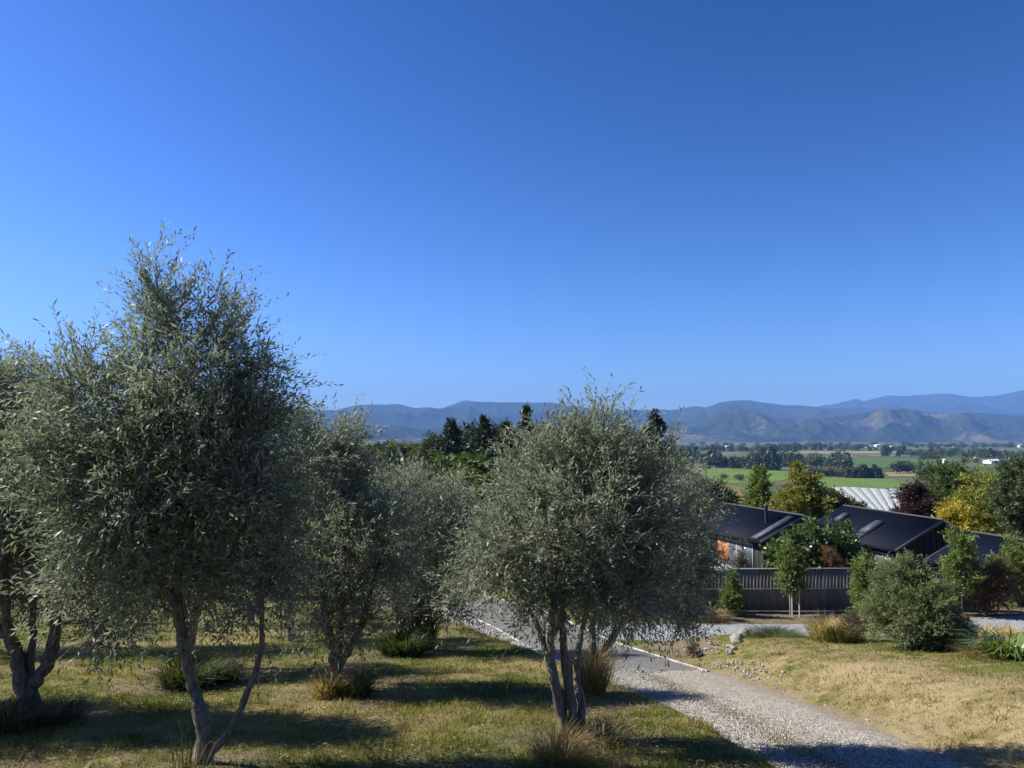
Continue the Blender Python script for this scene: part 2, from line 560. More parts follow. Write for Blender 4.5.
M['gravel'] = gravel_mat('drive_gravel', (0.15, 0.13, 0.10), (0.30, 0.265, 0.212), (0.46, 0.42, 0.35))
M['asphalt'] = gravel_mat('chip_seal', (0.125, 0.120, 0.108), (0.185, 0.178, 0.162), (0.26, 0.25, 0.23), worn=False, scale=95)
M['sidegravel'] = gravel_mat('blue_grey_gravel', (0.19, 0.195, 0.205), (0.29, 0.30, 0.31), (0.42, 0.43, 0.44), worn=False, scale=50)
M['concrete'] = plain('pale_concrete', (0.34, 0.33, 0.30), 0.85, 0.45, 4, 0.3)

strip('gravel_drive', RP[:ks + 5], RN[:ks + 5], -1.5, 1.9, road_z(RP[:ks + 5, 1]), M['gravel'], 'pale gravel drive with a worn grassy centre strip', 21, 0.34, 0.0)
ra = slice(ks, len(RP))
wobend = 0.0
strip('asphalt_road', RP[ra], RN[ra], -1.5, 1.5, road_z(RP[ra][:, 1]), M['asphalt'], 'grey chip seal road bending left past the olive trees', 21, 0.0, 0.008, ragged=0.9)
for sgn, lab in ((-1, 'pale concrete edging strip along the grass side of the road'), (1, 'pale concrete edging strip beside the house driveway')):
    mb = MB()
    P, Nn = RP[ks - 1:], RN[ks - 1:]
    z = road_z(P[:, 1])
    n = len(P)
    prof = [(-0.038, -0.10), (-0.038, 0.020), (0.038, 0.020), (0.038, -0.10)]
    V = np.concatenate([np.concatenate([P + Nn * (sgn * 1.545 + a), (z + h)[:, None]], 1)[:, None, :] for a, h in prof], 1).reshape(-1, 3)
    i = np.arange(n - 1)[:, None] * 4; j = np.arange(3)[None, :]
    q = np.stack([i + j, i + j + 1, i + 4 + j + 1, i + 4 + j], -1).reshape(-1, 4)
    mb.add(V, q); mb.add(V[:4], [[0, 1, 2, 3]])
    tag(mb.build('kerb', M['concrete']), lab, kind='structure')
SP, SN = resample(SIDE[8:], 0.3)
strip('house_driveway', SP, SN, -1.2, 1.2, np.full(len(SP), FLAT), M['sidegravel'], 'blue grey gravel driveway in front of the timber fence', 9, 0.25, 0.003)


# loose gravel
def stones_stuff(name, x, y, z, size, mat, label):
    n = len(x)
    base = np.array([[1, 0, 0], [-1, 0, 0], [0, 1, 0], [0, -1, 0], [0, 0, 1], [0, 0, -1]], float)
    fc = np.array([[0, 2, 4], [2, 1, 4], [1, 3, 4], [3, 0, 4], [2, 0, 5], [1, 2, 5], [3, 1, 5], [0, 3, 5]])
    sc = size[:, None, None] * (0.6 + 0.8 * RNG.random((n, 6, 1))) * np.array([1, 1, 0.75])
    a = RNG.random(n) * 2 * PI
    v = base[None] * sc
    v = v + (RNG.random((n, 6, 3)) - 0.5) * size[:, None, None] * 0.5
    ca, sa = np.cos(a)[:, None], np.sin(a)[:, None]
    v = np.stack([v[..., 0] * ca - v[..., 1] * sa, v[..., 0] * sa + v[..., 1] * ca, v[..., 2]], -1)
    v = v + np.stack([x, y, z], 1)[:, None, :]
    f = (fc[None] + (np.arange(n) * 6)[:, None, None]).reshape(-1, 3)
    mb = MB(); mb.add(v.reshape(-1, 3), f, np.repeat(RNG.random(n), 6))
    return tag(mb.build(name, mat), label, kind='stuff')


m, nt, b, N, L = newmat('loose_stone')
L.new(ramp(nt, attr(nt, 'shade'), [(0, (0.11, 0.10, 0.085)), (0.5, (0.285, 0.265, 0.23)), (1, (0.53, 0.505, 0.455))]), b.inputs['Base Color'])
b.inputs['Roughness'].default_value = 0.8
M['stone'] = m
nst = 95000
yy = 7 + 15.5 * RNG.random(nst * 2) ** 1.05
kk = np.searchsorted(RP[:, 1][:ks + 60], yy)
lt = -1.8 + RNG.random(len(yy)) * 3.8
wheel = np.exp(-((np.abs(lt - 0.12) - 0.85) / 0.45) ** 2)
wheel = np.maximum(wheel, np.where(np.abs(lt - 0.15) > 1.45, 0.07, 0.24))
wheel = wheel * np.where((yy > ystart) & (np.abs(lt) < 1.6), np.clip(1 - (yy - ystart) / 2.6, 0, 1) ** 2 * 0.9, 1)
wheel = wheel * (0.35 + 1.0 * fbm(RP[kk, 0] + lt, yy, 0.8, 3, 31))
keep = RNG.random(len(yy)) < wheel
yy, kk, lt = yy[keep][:nst], kk[keep][:nst], lt[keep][:nst]
xx = RP[kk, 0] + RN[kk, 0] * lt; yy2 = RP[kk, 1] + RN[kk, 1] * lt + (RNG.random(len(yy)) - 0.5) * 0.25
zz = np.where((lt > -1.5) & (lt < 1.85), road_z(yy2) - 0.02 * (lt / 1.5) ** 2 + 0.006 * (yy2 > ystart), gz(xx, yy2))
stones_stuff('gravel', xx, yy2, zz + 0.004, 0.008 + 0.014 * RNG.random(len(xx)) ** 1.8, M['stone'], 'loose pale stones over the gravel drive')
# pale shoulder of stones between the road's left edging and the grass
n = 12000
k = RNG.integers(ks - 6, ks + 75, n)
lt = -(1.62 + 1.15 * RNG.random(n) ** 1.3)
xx = RP[k, 0] + RN[k, 0] * lt; yy = RP[k, 1] + RN[k, 1] * lt + (RNG.random(n) - 0.5) * 0.2
stones_stuff('gravel', xx, yy, gz(xx, yy) + 0.01, 0.022 + 0.035 * RNG.random(n) ** 1.6, M['stone'], 'pale stony shoulder between the road edging and the grass')


# ------------------------------------------------------------------ grass blades
def blades(x, y, z, h, w, lean, shade):
    n = len(x)
    a = RNG.random(n) * 2 * PI
    b2 = RNG.random(n) * 2 * PI
    s = np.stack([np.cos(a), np.sin(a), np.zeros(n)], 1) * (w / 2)[:, None]
    base = np.stack([x, y, z - 0.01], 1)
    tip = base + np.stack([np.cos(b2) * lean * h, np.sin(b2) * lean * h, h], 1)
    v = np.stack([base - s, base + s, tip], 1).reshape(-1, 3)
    return v, np.arange(3 * n).reshape(-1, 3), np.repeat(shade, 3)


def build_grass():
    n = 420000
    r = 4.2 * (36 / 4.2) ** RNG.random(n)
    a = np.radians((RNG.random(n) - 0.5) * 80)
    x, y = r * np.sin(a), r * np.cos(a)
    lat, idx = lateral(x, y, ROAD, ROAD_N)
    slat, _ = lateral(x, y, SIDE, SIDE_N)
    dry, dirt = zones(x, y)
    edge = np.where(lat > 0, 2.0, np.interp(y, [0, 10, 15, 22, 30], [1.75, 1.8, 2.1, 2.75, 2.85])) + (vnoise(x, y, 0.5, 3) - 0.5) * 0.7
    ok = (np.abs(lat) > edge) & (np.abs(slat) > 1.4) & (RNG.random(n) > dirt * 1.05)
    centre = (((np.abs(lat + 0.05) < 0.32) & (vnoise(x, y, 0.6, 12) > 0.42)) | ((lat < -1.05) & (lat > -1.75) & (vnoise(x, y, 0.5, 14) > 0.45))) & (y < 18.5)
    ok = ok | (centre & (RNG.random(n) < 0.35))
    x, y, dry, r, lat, centre = x[ok], y[ok], dry[ok], r[ok], lat[ok], centre[ok]
    clump = 0.5 + fbm(x, y, 0.35, 2, 17)
    h = (0.014 + 0.036 * RNG.random(len(x))) * (0.45 + 0.75 * clump ** 3)
    w = 0.004 + 0.0009 * r
    z = np.where(centre, road_z(y), gz(x, y))
    sh = np.clip(dry * 0.85 + (RNG.random(len(x)) - 0.5) * 0.45, 0, 1)
    # taller unmown wisps
    k = RNG.integers(0, len(x), 1100)
    k = k[(~centre[k]) & (r[k] < 26)]
    m_ = 26
    cx = (x[k][:, None] + RNG.normal(0, 0.05, (len(k), m_))).ravel(); cy_ = (y[k][:, None] + RNG.normal(0, 0.05, (len(k), m_))).ravel()
    hh = np.repeat(0.05 + 0.09 * RNG.random(len(k)) ** 3, m_) * (0.5 + 0.7 * RNG.random(len(k) * m_))
    x = np.concatenate([x, cx]); y = np.concatenate([y, cy_]); z = np.concatenate([z, np.repeat(z[k], m_)]); h = np.concatenate([h, hh])
    w = np.concatenate([w, np.repeat(w[k] * 0.9, m_)])
    sh = np.concatenate([sh, np.clip(np.repeat(dry[k] + 0.25 * (RNG.random(len(k)) - 0.35), m_) + 0.3 * (RNG.random(len(k) * m_) - 0.5), 0, 1)])
    v, f, s = blades(x, y, z, h, w, 0.7 * RNG.random(len(x)) + 0.2, sh)
    mb = MB(); mb.add(v, f, s)
    tag(mb.build('grass', M['grass']), 'short lawn grass, green under the olives and straw dry on the bank', kind='stuff')


build_grass()


# ------------------------------------------------------------------ plants
def leaf_quads(P, D, Nn, Ln, W):
    S = unit(np.cross(D, Nn))
    U = np.cross(S, D)
    mid = P + D * (Ln * 0.48)[:, None] + U * (W * 0.18)[:, None]
    v = np.stack([P, mid + S * (W / 2)[:, None], P + D * Ln[:, None], mid - S * (W / 2)[:, None]], 1)
    n = len(P)
    return v.reshape(-1, 3), np.arange(4 * n).reshape(-1, 4)


def rand_unit(n, rng):
    v = rng.normal(size=(n, 3))
    return unit(v)


def make_plant(name, label, cat, loc, lumps, stems, seed, clusters, sprigs, leaves, leaf_len, leaf_w, sprig_len,
               leaf_mat, bark, group=None, cl_rad=0.22, up=0.35, droop=0.10, twig_r=0.0022, limb_r=0.0075, rz=0.0,
               shade_bias=0.0, rough_shell=0.45, solid=2.2, spread=0.9, shoots=()):
    """a tree or shrub: root Empty > trunk (stems, limbs, twigs) and crown (separate leaves on sprigs).
    lumps: (cx,cy,cz,rx,ry,rz,weight); stems: list of (points, radii)"""
    rng = np.random.default_rng(seed)
    root = thing(name, label, cat, loc, rz, group)
    w = np.array([l[6] for l in lumps], float); w /= w.sum()
    li = rng.choice(len(lumps), clusters, p=w)
    Lm = np.array([l[:6] for l in lumps], float)
    d = rand_unit(clusters, rng)
    rr = rng.random(clusters) ** (1 / solid)
    bl = 1 + rough_shell * (rng.random(clusters) - 0.6)
    cc = Lm[li, :3] + d * rr[:, None] * bl[:, None] * Lm[li, 3:6]
    cc[:, 2] = np.maximum(cc[:, 2], 0.08)
    tb = MB()
    nodes, rads, par = [], [], []
    for pts, rad in stems:
        pts = np.asarray(pts, float)
        if len(pts) > 2:
            q = np.linspace(0, len(pts) - 1, (len(pts) - 1) * 4 + 1)
            P = np.stack([np.interp(q, np.arange(len(pts)), pts[:, k]) for k in range(3)], 1)
            P[1:-1] = (P[:-2] + 2 * P[1:-1] + P[2:]) / 4
            P[1:-1] = (P[:-2] + 2 * P[1:-1] + P[2:]) / 4
            R = np.interp(q, np.linspace(0, len(pts) - 1, len(rad)), rad)
            P[1:] += (rng.random((len(P) - 1, 3)) - 0.5) * R[1:, None] * 0.5
        else:
            P, R = pts, np.asarray(rad, float)
        R = R * (1 + 0.28 * np.exp(-np.linspace(0, 9, len(R)))) if max(rad) > 0.045 else R
        tb.tube(P, R * (1 + 0.22 * (rng.random(len(R)) - 0.4)), 10 if max(rad) > 0.04 else 6, jit=0.42)
        for p in P[len(P) // 2:]:
            nodes.append(p); par.append(-1)
    ns = len(nodes)
    # grow limbs: join every cluster to the nearest node already in the tree
    cen = np.average(Lm[:, :3], axis=0, weights=w)
    anchor = np.array(nodes).mean(0)
    order = np.argsort(np.linalg.norm(cc - anchor, axis=1))
    cc = cc[order]; li = li[order]
    nodes = np.array(nodes)
    allp = np.vstack([nodes, cc])
    parent = np.full(len(allp), -1)
    for i in range(clusters):
        k = ns + i
        dd = np.linalg.norm(allp[:k] - allp[k], axis=1)
        dz = allp[:k, 2] - allp[k, 2]
        dd = dd + np.maximum(dz, 0) * 0.7
        dd[:ns] *= 0.85
        parent[k] = dd.argmin()
    cnt = np.ones(len(allp))
    for k in range(len(allp) - 1, ns - 1, -1):
        cnt[parent[k]] += cnt[k]
    for k in range(ns, len(allp)):
        p = parent[k]
        r1 = limb_r * cnt[k] ** 0.42
        r0 = limb_r * (cnt[k] + 1) ** 0.44
        a, b = allp[p], allp[k]
        mid = (a + b) / 2 + (rng.random(3) - 0.5) * 0.22 * np.linalg.norm(b - a)
        tb.tube(np.array([a, mid, b]), np.array([r0, (r0 + r1) / 2, r1]), 4, cap=False)
    # sprigs
    ns_ = clusters * sprigs
    ci = np.repeat(np.arange(clusters), sprigs)
    out = unit((cc - Lm[li, :3]) / Lm[li, 3:6] + 0.35 * (cc - cen) / np.maximum(np.linalg.norm(cc - cen, axis=1, keepdims=True), 0.2))
    B = cc[ci] + rand_unit(ns_, rng) * (cl_rad * rng.random(ns_) ** 0.5)[:, None]
    D = unit(out[ci] * 0.75 + rand_unit(ns_, rng) * spread + np.array([0, 0, up]))
    SL = sprig_len * (0.55 + 0.9 * rng.random(ns_))
    if len(shoots):
        ex = []
        for a, b in shoots:
            a, b = np.asarray(a, float), np.asarray(b, float)
            off = (rng.random(3) - 0.5) * 0.25 * np.array([1, 2, 0])
            a, b = a + off, b + off
            tb.tube(np.array([a - (b - a) * 1.1, a, b]), [0.006, 0.004, 0.002], 4, cap=False)
            n_ = max(2, int(np.linalg.norm(b - a) / (sprig_len * 0.45)))
            for q in range(-n_, n_):
                st = a + (b - a) * (q / n_)
                for rep in range(2 if q < n_ - 1 else 1):
                    dd = unit((b - a)[None] / np.linalg.norm(b - a) + rng.normal(0, 0.12 + 0.32 * rep, (1, 3)))[0]
                    ex.append((st, dd, sprig_len * (0.55 + 0.3 * rng.random())))
        B = np.vstack([B, [e[0] for e in ex]]); D = np.vstack([D, [e[1] for e in ex]]); SL = np.concatenate([SL, [e[2] for e in ex]])
        ci = np.concatenate([ci, rng.integers(0, clusters, len(ex))])
        ns_ = len(B)
    t = (np.arange(leaves) + 0.6) / leaves
    tt = np.clip(t[None, :] + (rng.random((ns_, leaves)) - 0.5) * 0.5 / leaves, 0.03, 1)
    P = B[:, None, :] + D[:, None, :] * (SL[:, None] * tt)[:, :, None]
    P[:, :, 2] -= droop * SL[:, None] * tt ** 2
    tan = D[:, None, :] + np.array([0, 0, -2 * droop]) * tt[:, :, None]
    side = unit(np.cross(D, rand_unit(ns_, rng)))
    side2 = np.cross(D, side)
    ph = (np.arange(leaves) * 2.4)[None, :] + rng.random((ns_, 1)) * 6.28
    rad_ = side[:, None, :] * np.cos(ph)[:, :, None] + side2[:, None, :] * np.sin(ph)[:, :, None]
    LD = unit(tan * 0.9 + rad_ * 0.65 + (rng.random((ns_, leaves, 3)) - 0.5) * 0.3).reshape(-1, 3)
    LN = unit(rad_ * -0.3 + np.array([0, 0, 0.7]) + (rng.random((ns_, leaves, 3)) - 0.5) * 1.5).reshape(-1, 3)
    nl = ns_ * leaves
    Ln = leaf_len * (0.5 + 0.8 * rng.random(nl))
    Wd = leaf_w * (0.7 + 0.5 * rng.random(nl))
    v, f = leaf_quads(P.reshape(-1, 3), LD, LN, Ln, Wd)
    cs = rng.random(clusters)
    sh = np.clip(0.25 + 0.35 * cs[np.repeat(ci, leaves)] + 0.45 * (rng.random(nl) - 0.35) + shade_bias, 0, 1)
    cb = MB(); cb.add(v, f, np.repeat(sh, 4))
    if twig_r:
        e = B + D * SL[:, None]; e[:, 2] -= droop * SL
        sx = side * twig_r
        tb.add(np.stack([B - sx, B + sx, e], 1).reshape(-1, 3), np.arange(3 * ns_).reshape(-1, 3))
    tb.build('trunk', bark, root, smooth=True)
    cb.build('crown', leaf_mat, root)
    return root


def px_stems(base, d, stems, depth=None):
    """stems drawn as pixel polylines of the photograph at distance d -> metres from the trunk foot"""
    out = []
    for si, (pl, rad) in enumerate(stems):
        pts = []
        for k, (px, py) in enumerate(pl):
            dd = 0 if depth is None else depth[si] * k / max(1, len(pl) - 1)
            pts.append(at(px, py, d + dd) - base)
        out.append((pts, rad))
    return out


def px_lumps(base, d, lumps):
    """lumps drawn as (px, py, half width px, half height px, depth offset m, depth radius m, weight)"""
    s = d / F
    out = []
    for px, py, rx, rz, dy, ry, w in lumps:
        p = at(px, py, d + dy) - base
        k = (d + dy) / F
        out.append((p[0], p[1], p[2], max(0.06, rx * k * 0.94 - 0.10), max(0.08, ry - 0.12), max(0.06, rz * k * 0.94 - 0.10), w))
    return out


def olive(label, foot, d, stems, depth, lumps, seed, clusters, sprigs=17, leaves=15, ll=0.072, lw=0.0175, sl=0.42, cl=0.17, bias=0.0, up=0.35, droop=0.12, shoots=()):
    b = at(foot[0], foot[1], d)
    b[2] = gz1(b[0], b[1])
    return make_plant('olive_tree', label, 'olive tree', b, px_lumps(b, d, lumps), px_stems(b, d, stems, depth), seed, clusters, sprigs, leaves,
                      ll, lw, sl, M['olive'], M['olive_bark'], 'olive trees in the sloping grove', cl, up, droop, 0.0022, 0.0060, shade_bias=bias,
                      shoots=[(at(x0, y0 + 0.10 * F / d, d + 0.15) - b, at(x1, y1 + 0.13 * F / d, d + 0.15) - b) for x0, y0, x1, y1 in shoots])


# the big olive at the left front
olive('tallest olive tree, with leaning trunk and one pale bare side stem', (203, 762), 6.7,
      [([(203, 775), (205, 745), (200, 710), (190, 675), (182, 640), (176, 605), (180, 560), (186, 500), (184, 430), (178, 360)], (0.085, 0.064, 0.054, 0.052, 0.049, 0.045, 0.038, 0.028, 0.018, 0.009)),
       ([(212, 752), (222, 742), (238, 716), (248, 690), (258, 668), (262, 640), (262, 590), (268, 520), (262, 440)], (0.034, 0.030, 0.029, 0.028, 0.027, 0.024, 0.020, 0.014, 0.007)),
       ([(176, 605), (150, 560), (120, 500), (100, 440)], (0.04, 0.03, 0.02, 0.010)),
       ([(182, 570), (200, 500), (212, 420), (210, 350)], (0.035, 0.025, 0.016, 0.007)),
       ], [0.1, -0.15, 0.3, 0.5],
      [(165, 485, 118, 95, 0.1, 1.15, 10), (188, 400, 84, 56, 0.1, 0.8, 2.3), (165, 356, 45, 46, 0.1, 0.5, 1.0), (160, 312, 24, 34, 0.1, 0.25, 0.36), (153, 275, 12, 24, 0.1, 0.10, 0.20),
       (226, 352, 32, 40, 0.2, 0.4, 0.6), (258, 380, 30, 28, 0.2, 0.4, 0.5), (92, 388, 44, 34, 0, 0.45, 0.7), (66, 362, 28, 16, 0, 0.2, 0.18), (88, 350, 12, 16, 0, 0.1, 0.08), (208, 305, 20, 20, 0.1, 0.2, 0.16),
       (80, 470, 66, 76, -0.2, 0.8, 3.4), (255, 500, 52, 90, 0.1, 0.8, 4.0), (235, 425, 50, 40, 0.1, 0.7, 2.0), (190, 570, 60, 45, 0.2, 0.8, 1.6), (110, 570, 50, 45, 0.0, 0.7, 1.5), (262, 590, 30, 40, 0.0, 0.4, 0.9),
       (190, 610, 70, 24, 0.4, 0.6, 0.7)],
      11, 400, 14, 14, shoots=[(152, 305, 147, 240), (156, 300, 152, 244), (160, 300, 164, 254), (152, 285, 138, 264), (158, 290, 142, 256), (165, 285, 180, 262), (170, 300, 172, 270), (190, 300, 198, 272), (200, 310, 212, 282), (215, 310, 226, 284), (238, 330, 256, 304), (245, 335, 250, 318), (70, 352, 30, 344), (78, 345, 70, 308), (84, 345, 80, 318), (90, 348, 98, 312), (258, 358, 293, 344), (255, 350, 282, 352), (112, 345, 120, 318), (228, 318, 244, 292), (130, 335, 128, 308), (262, 380, 300, 378), (260, 400, 304, 404), (55, 385, 18, 374), (45, 400, 10, 395)])
# middle olive
olive('four stemmed olive tree with tall wispy top shoots, beside the drive', (566, 745), 7.75,
      [([(566, 755), (566, 728), (556, 690), (546, 652), (541, 630), (525, 602), (503, 560), (488, 520)], (0.060, 0.050, 0.040, 0.031, 0.025, 0.021, 0.016, 0.008)),
       ([(568, 755), (566, 730), (555, 690), (551, 650), (553, 610), (556, 560), (566, 490)], (0.052, 0.046, 0.042, 0.038, 0.031, 0.024, 0.010)),
       ([(574, 755), (573, 720), (567, 680), (563, 640), (560, 600), (585, 540), (600, 450)], (0.050, 0.045, 0.041, 0.036, 0.028, 0.023, 0.010)),
       ([(577, 752), (583, 712), (575, 675), (580, 640), (588, 600), (612, 540), (628, 480)], (0.044, 0.040, 0.034, 0.030, 0.026, 0.020, 0.010)),
       ([(546, 655), (556, 630), (566, 612)], (0.026, 0.022, 0.016)),
       ], [0.2, -0.2, 0.2, 0.5, 0.1],
      [(575, 525, 92, 82, 0.1, 1.0, 9), (600, 462, 52, 44, 0.1, 0.6, 2.2), (600, 432, 26, 28, 0.1, 0.3, 0.5), (578, 440, 10, 18, 0.1, 0.1, 0.1), (560, 445, 20, 18, 0.1, 0.25, 0.3), (545, 475, 42, 35, 0.0, 0.6, 1.4),
       (497, 550, 42, 52, -0.1, 0.6, 2.0), (480, 590, 32, 28, 0.0, 0.4, 0.7), (640, 520, 50, 60, 0.2, 0.7, 2.4), (620, 585, 55, 38, 0.1, 0.7, 1.8), (545, 590, 50, 30, -0.1, 0.6, 1.2), (655, 470, 22, 22, 0.2, 0.4, 0.4)],
      12, 270, 14, 14, bias=0.06, shoots=[(605, 435, 608, 383), (612, 435, 617, 390), (600, 435, 597, 402), (580, 445, 577, 411), (572, 450, 566, 416), (590, 440, 586, 403), (556, 460, 545, 427), (630, 455, 641, 430), (650, 475, 664, 446), (485, 540, 466, 510), (520, 490, 505, 462), (625, 440, 631, 408)])
# the one right behind it
olive('dark olive tree forking low from a dry grass tuft, spreading right over the road', (586, 690), 10.9,
      [([(590, 700), (594, 668), (592, 640), (594, 600), (600, 540)], (0.07, 0.055, 0.05, 0.042, 0.02)),
       ([(592, 695), (598, 664), (612, 640), (622, 612), (640, 570), (660, 520)], (0.07, 0.06, 0.052, 0.045, 0.032, 0.014)),
       ], [0.2, 0.3],
      [(652, 555, 52, 62, 0.2, 1.0, 6), (674, 545, 28, 50, 0.2, 0.8, 2.4), (692, 566, 15, 28, 0.2, 0.5, 0.6), (680, 490, 30, 26, 0.2, 0.6, 1.0), (620, 600, 40, 28, 0.2, 0.7, 1.4), (672, 605, 36, 22, 0.2, 0.6, 1.0), (605, 560, 40, 50, 0.2, 0.8, 2.0)],
      13, 230, 14, 13, ll=0.082, lw=0.0205, sl=0.40, cl=0.25)
# far left one
olive('gnarled olive tree at the left edge with three thick crooked stems', (30, 722), 8.8,
      [([(34, 745), (30, 715), (22, 685), (18, 655), (12, 640), (0, 628), (-30, 600), (-60, 540)], (0.11, 0.10, 0.085, 0.07, 0.055, 0.05, 0.035, 0.015)),
       ([(34, 730), (28, 690), (40, 675), (50, 655), (55, 630), (58, 600), (70, 540), (80, 470)], (0.08, 0.075, 0.07, 0.066, 0.060, 0.05, 0.035, 0.014)),
       ([(26, 700), (20, 670), (10, 640), (6, 610), (4, 560), (20, 480)], (0.07, 0.06, 0.05, 0.045, 0.034, 0.014)),
       ([(30, 690), (30, 665), (33, 640), (32, 610), (40, 560)], (0.05, 0.044, 0.038, 0.032, 0.02)),
       ], [0.2, 0.1, -0.3, 0.4],
      [(25, 510, 95, 85, 0.2, 1.2, 9), (20, 425, 55, 45, 0.2, 0.7, 2.6), (30, 388, 40, 26, 0.1, 0.4, 0.8), (-10, 385, 34, 22, 0.1, 0.4, 0.6), (-70, 500, 60, 80, 0.2, 1.0, 3), (100, 560, 45, 55, 0.0, 0.8, 2.0), (115, 620, 30, 35, 0, 0.5, 0.8), (30, 585, 60, 28, 0.2, 0.8, 1.0)],
      14, 320, 14, 14, ll=0.074, lw=0.0185, sl=0.36, cl=0.22, shoots=[(20, 405, 10, 364), (35, 400, 43, 366), (5, 405, -2, 372), (60, 430, 74, 402), (48, 410, 58, 380)])
# behind the big one, to its right
olive('bushy olive tree whose short trunk stands in dry weeds', (334, 694), 11.0,
      [([(336, 702), (336, 680), (334, 660), (328, 630), (322, 590), (318, 530), (312, 460)], (0.10, 0.09, 0.075, 0.06, 0.045, 0.03, 0.012)),
       ([(337, 690), (338, 665), (350, 648), (362, 625), (372, 590), (385, 540)], (0.07, 0.065, 0.055, 0.045, 0.03, 0.012)),
       ([(336, 680), (340, 640), (345, 580), (346, 480)], (0.06, 0.05, 0.035, 0.012)),
       ], [0.3, 0.2, 0.5],
      [(335, 540, 68, 80, 0.2, 1.2, 8), (325, 482, 48, 42, 0.2, 0.8, 2.6), (302, 436, 26, 30, 0.2, 0.5, 0.8), (342, 444, 22, 24, 0.2, 0.4, 0.5), (388, 540, 34, 55, 0.2, 0.8, 1.8), (285, 550, 38, 60, 0.2, 0.8, 2.0), (330, 615, 60, 28, 0.1, 0.8, 1.4)],
      15, 280, 14, 13, ll=0.082, lw=0.0205, sl=0.42, cl=0.27, bias=0.04, shoots=[(342, 440, 345, 401), (335, 440, 331, 410), (300, 425, 298, 391), (308, 425, 313, 398), (352, 440, 357, 414), (290, 430, 285, 404), (362, 470, 372, 446)])
olive('rounded olive tree behind a big dark weedy tuft', (404, 652), 16.8,
      [([(400, 660), (404, 640), (398, 620), (392, 590), (396, 540)], (0.11, 0.10, 0.08, 0.06, 0.02)),
       ([(404, 652), (408, 630), (420, 605), (436, 570), (440, 520)], (0.09, 0.08, 0.065, 0.04, 0.015)),
       ], [0.3, 0.3],
      [(418, 545, 52, 62, 0.2, 1.4, 8), (405, 495, 34, 26, 0.2, 0.8, 2.0), (450, 505, 20, 26, 0.2, 0.6, 0.9), (452, 565, 30, 45, 0.2, 0.9, 2.0), (385, 585, 36, 40, 0.2, 0.9, 1.6), (440, 600, 45, 24, 0.2, 0.9, 1.2)],
      16, 230, 15, 11, ll=0.10, lw=0.027, sl=0.55, cl=0.36, bias=0.08)


def olive_at(label, x, y, h, wdt, seed, nstem=2, clusters=150, leafk=1.0, bias=0.0, sprigs=13, leaves=10):
    rng = np.random.default_rng(seed)
    b = np.array([x, y, gz1(x, y)])
    stems = []
    for k in range(nstem):
        a = rng.random() * 6.28
        pts = [(0, 0, -0.15), (0.05 * math.cos(a), 0.05 * math.sin(a), 0.3), (0.22 * math.cos(a), 0.2 * math.sin(a), h * 0.25), (0.5 * math.cos(a), 0.45 * math.sin(a), h * 0.42), (0.7 * math.cos(a), 0.6 * math.sin(a), h * 0.68)]
        stems.append((pts, (0.11, 0.09, 0.07, 0.05, 0.015)))
    lumps = [(0, 0, h * 0.60, wdt * 0.95, wdt * 0.95, h * 0.26, 8)]
    for k in range(5):
        a = k * 1.256 + rng.random()
        lumps.append((wdt * 0.55 * math.cos(a), wdt * 0.55 * math.sin(a), h * (0.45 + 0.30 * rng.random()), wdt * 0.5, wdt * 0.5, h * 0.18, 2))
    lumps.append((0.2 * wdt * (rng.random() - 0.5), 0, h * 0.85, wdt * 0.4, wdt * 0.4, h * 0.14, 1.2))
    return make_plant('olive_tree', label, 'olive tree', b, lumps, stems, seed, clusters, sprigs, leaves, 0.075 * leafk, 0.020 * leafk, 0.48, M['olive'], M['olive_bark'],
                      'olive trees in the sloping grove', 0.32, 0.3, 0.12, 0.003, 0.007, shade_bias=bias)


olive_at('olive tree farthest down the row, just short of the road bend', -2.9, 25.0, 5.0, 1.7, 21, 3, 170, 1.6, 0.05)
olive_at('olive tree behind the dark green grass clump, half hidden by the tallest olive', -5.7, 13.6, 4.0, 1.45, 22, 2, 200, 1.1)
olive_at('olive tree in the second row, seen between the gnarled one and the tallest one', -9.3, 17.5, 4.3, 1.7, 23, 2, 190, 1.25)
olive_at('olive tree behind the bushy short trunked one, low down the slope', -5.6, 19.8, 4.4, 1.6, 24, 3, 180, 1.35, 0.05)
olive_at('olive tree at the left edge behind the gnarled one', -13.5, 16.5, 4.6, 1.8, 25, 2, 180, 1.25)
olive_at('olive tree reaching in at the left edge beside the gnarled one', -8.1, 9.4, 4.3, 1.75, 27, 3, 300, 0.95, sprigs=14, leaves=12)
olive_at('olive tree at the lowest end of the left grove beside the flat meadow', -8.6, 25.5, 4.6, 1.8, 26, 3, 170, 1.6, 0.05)


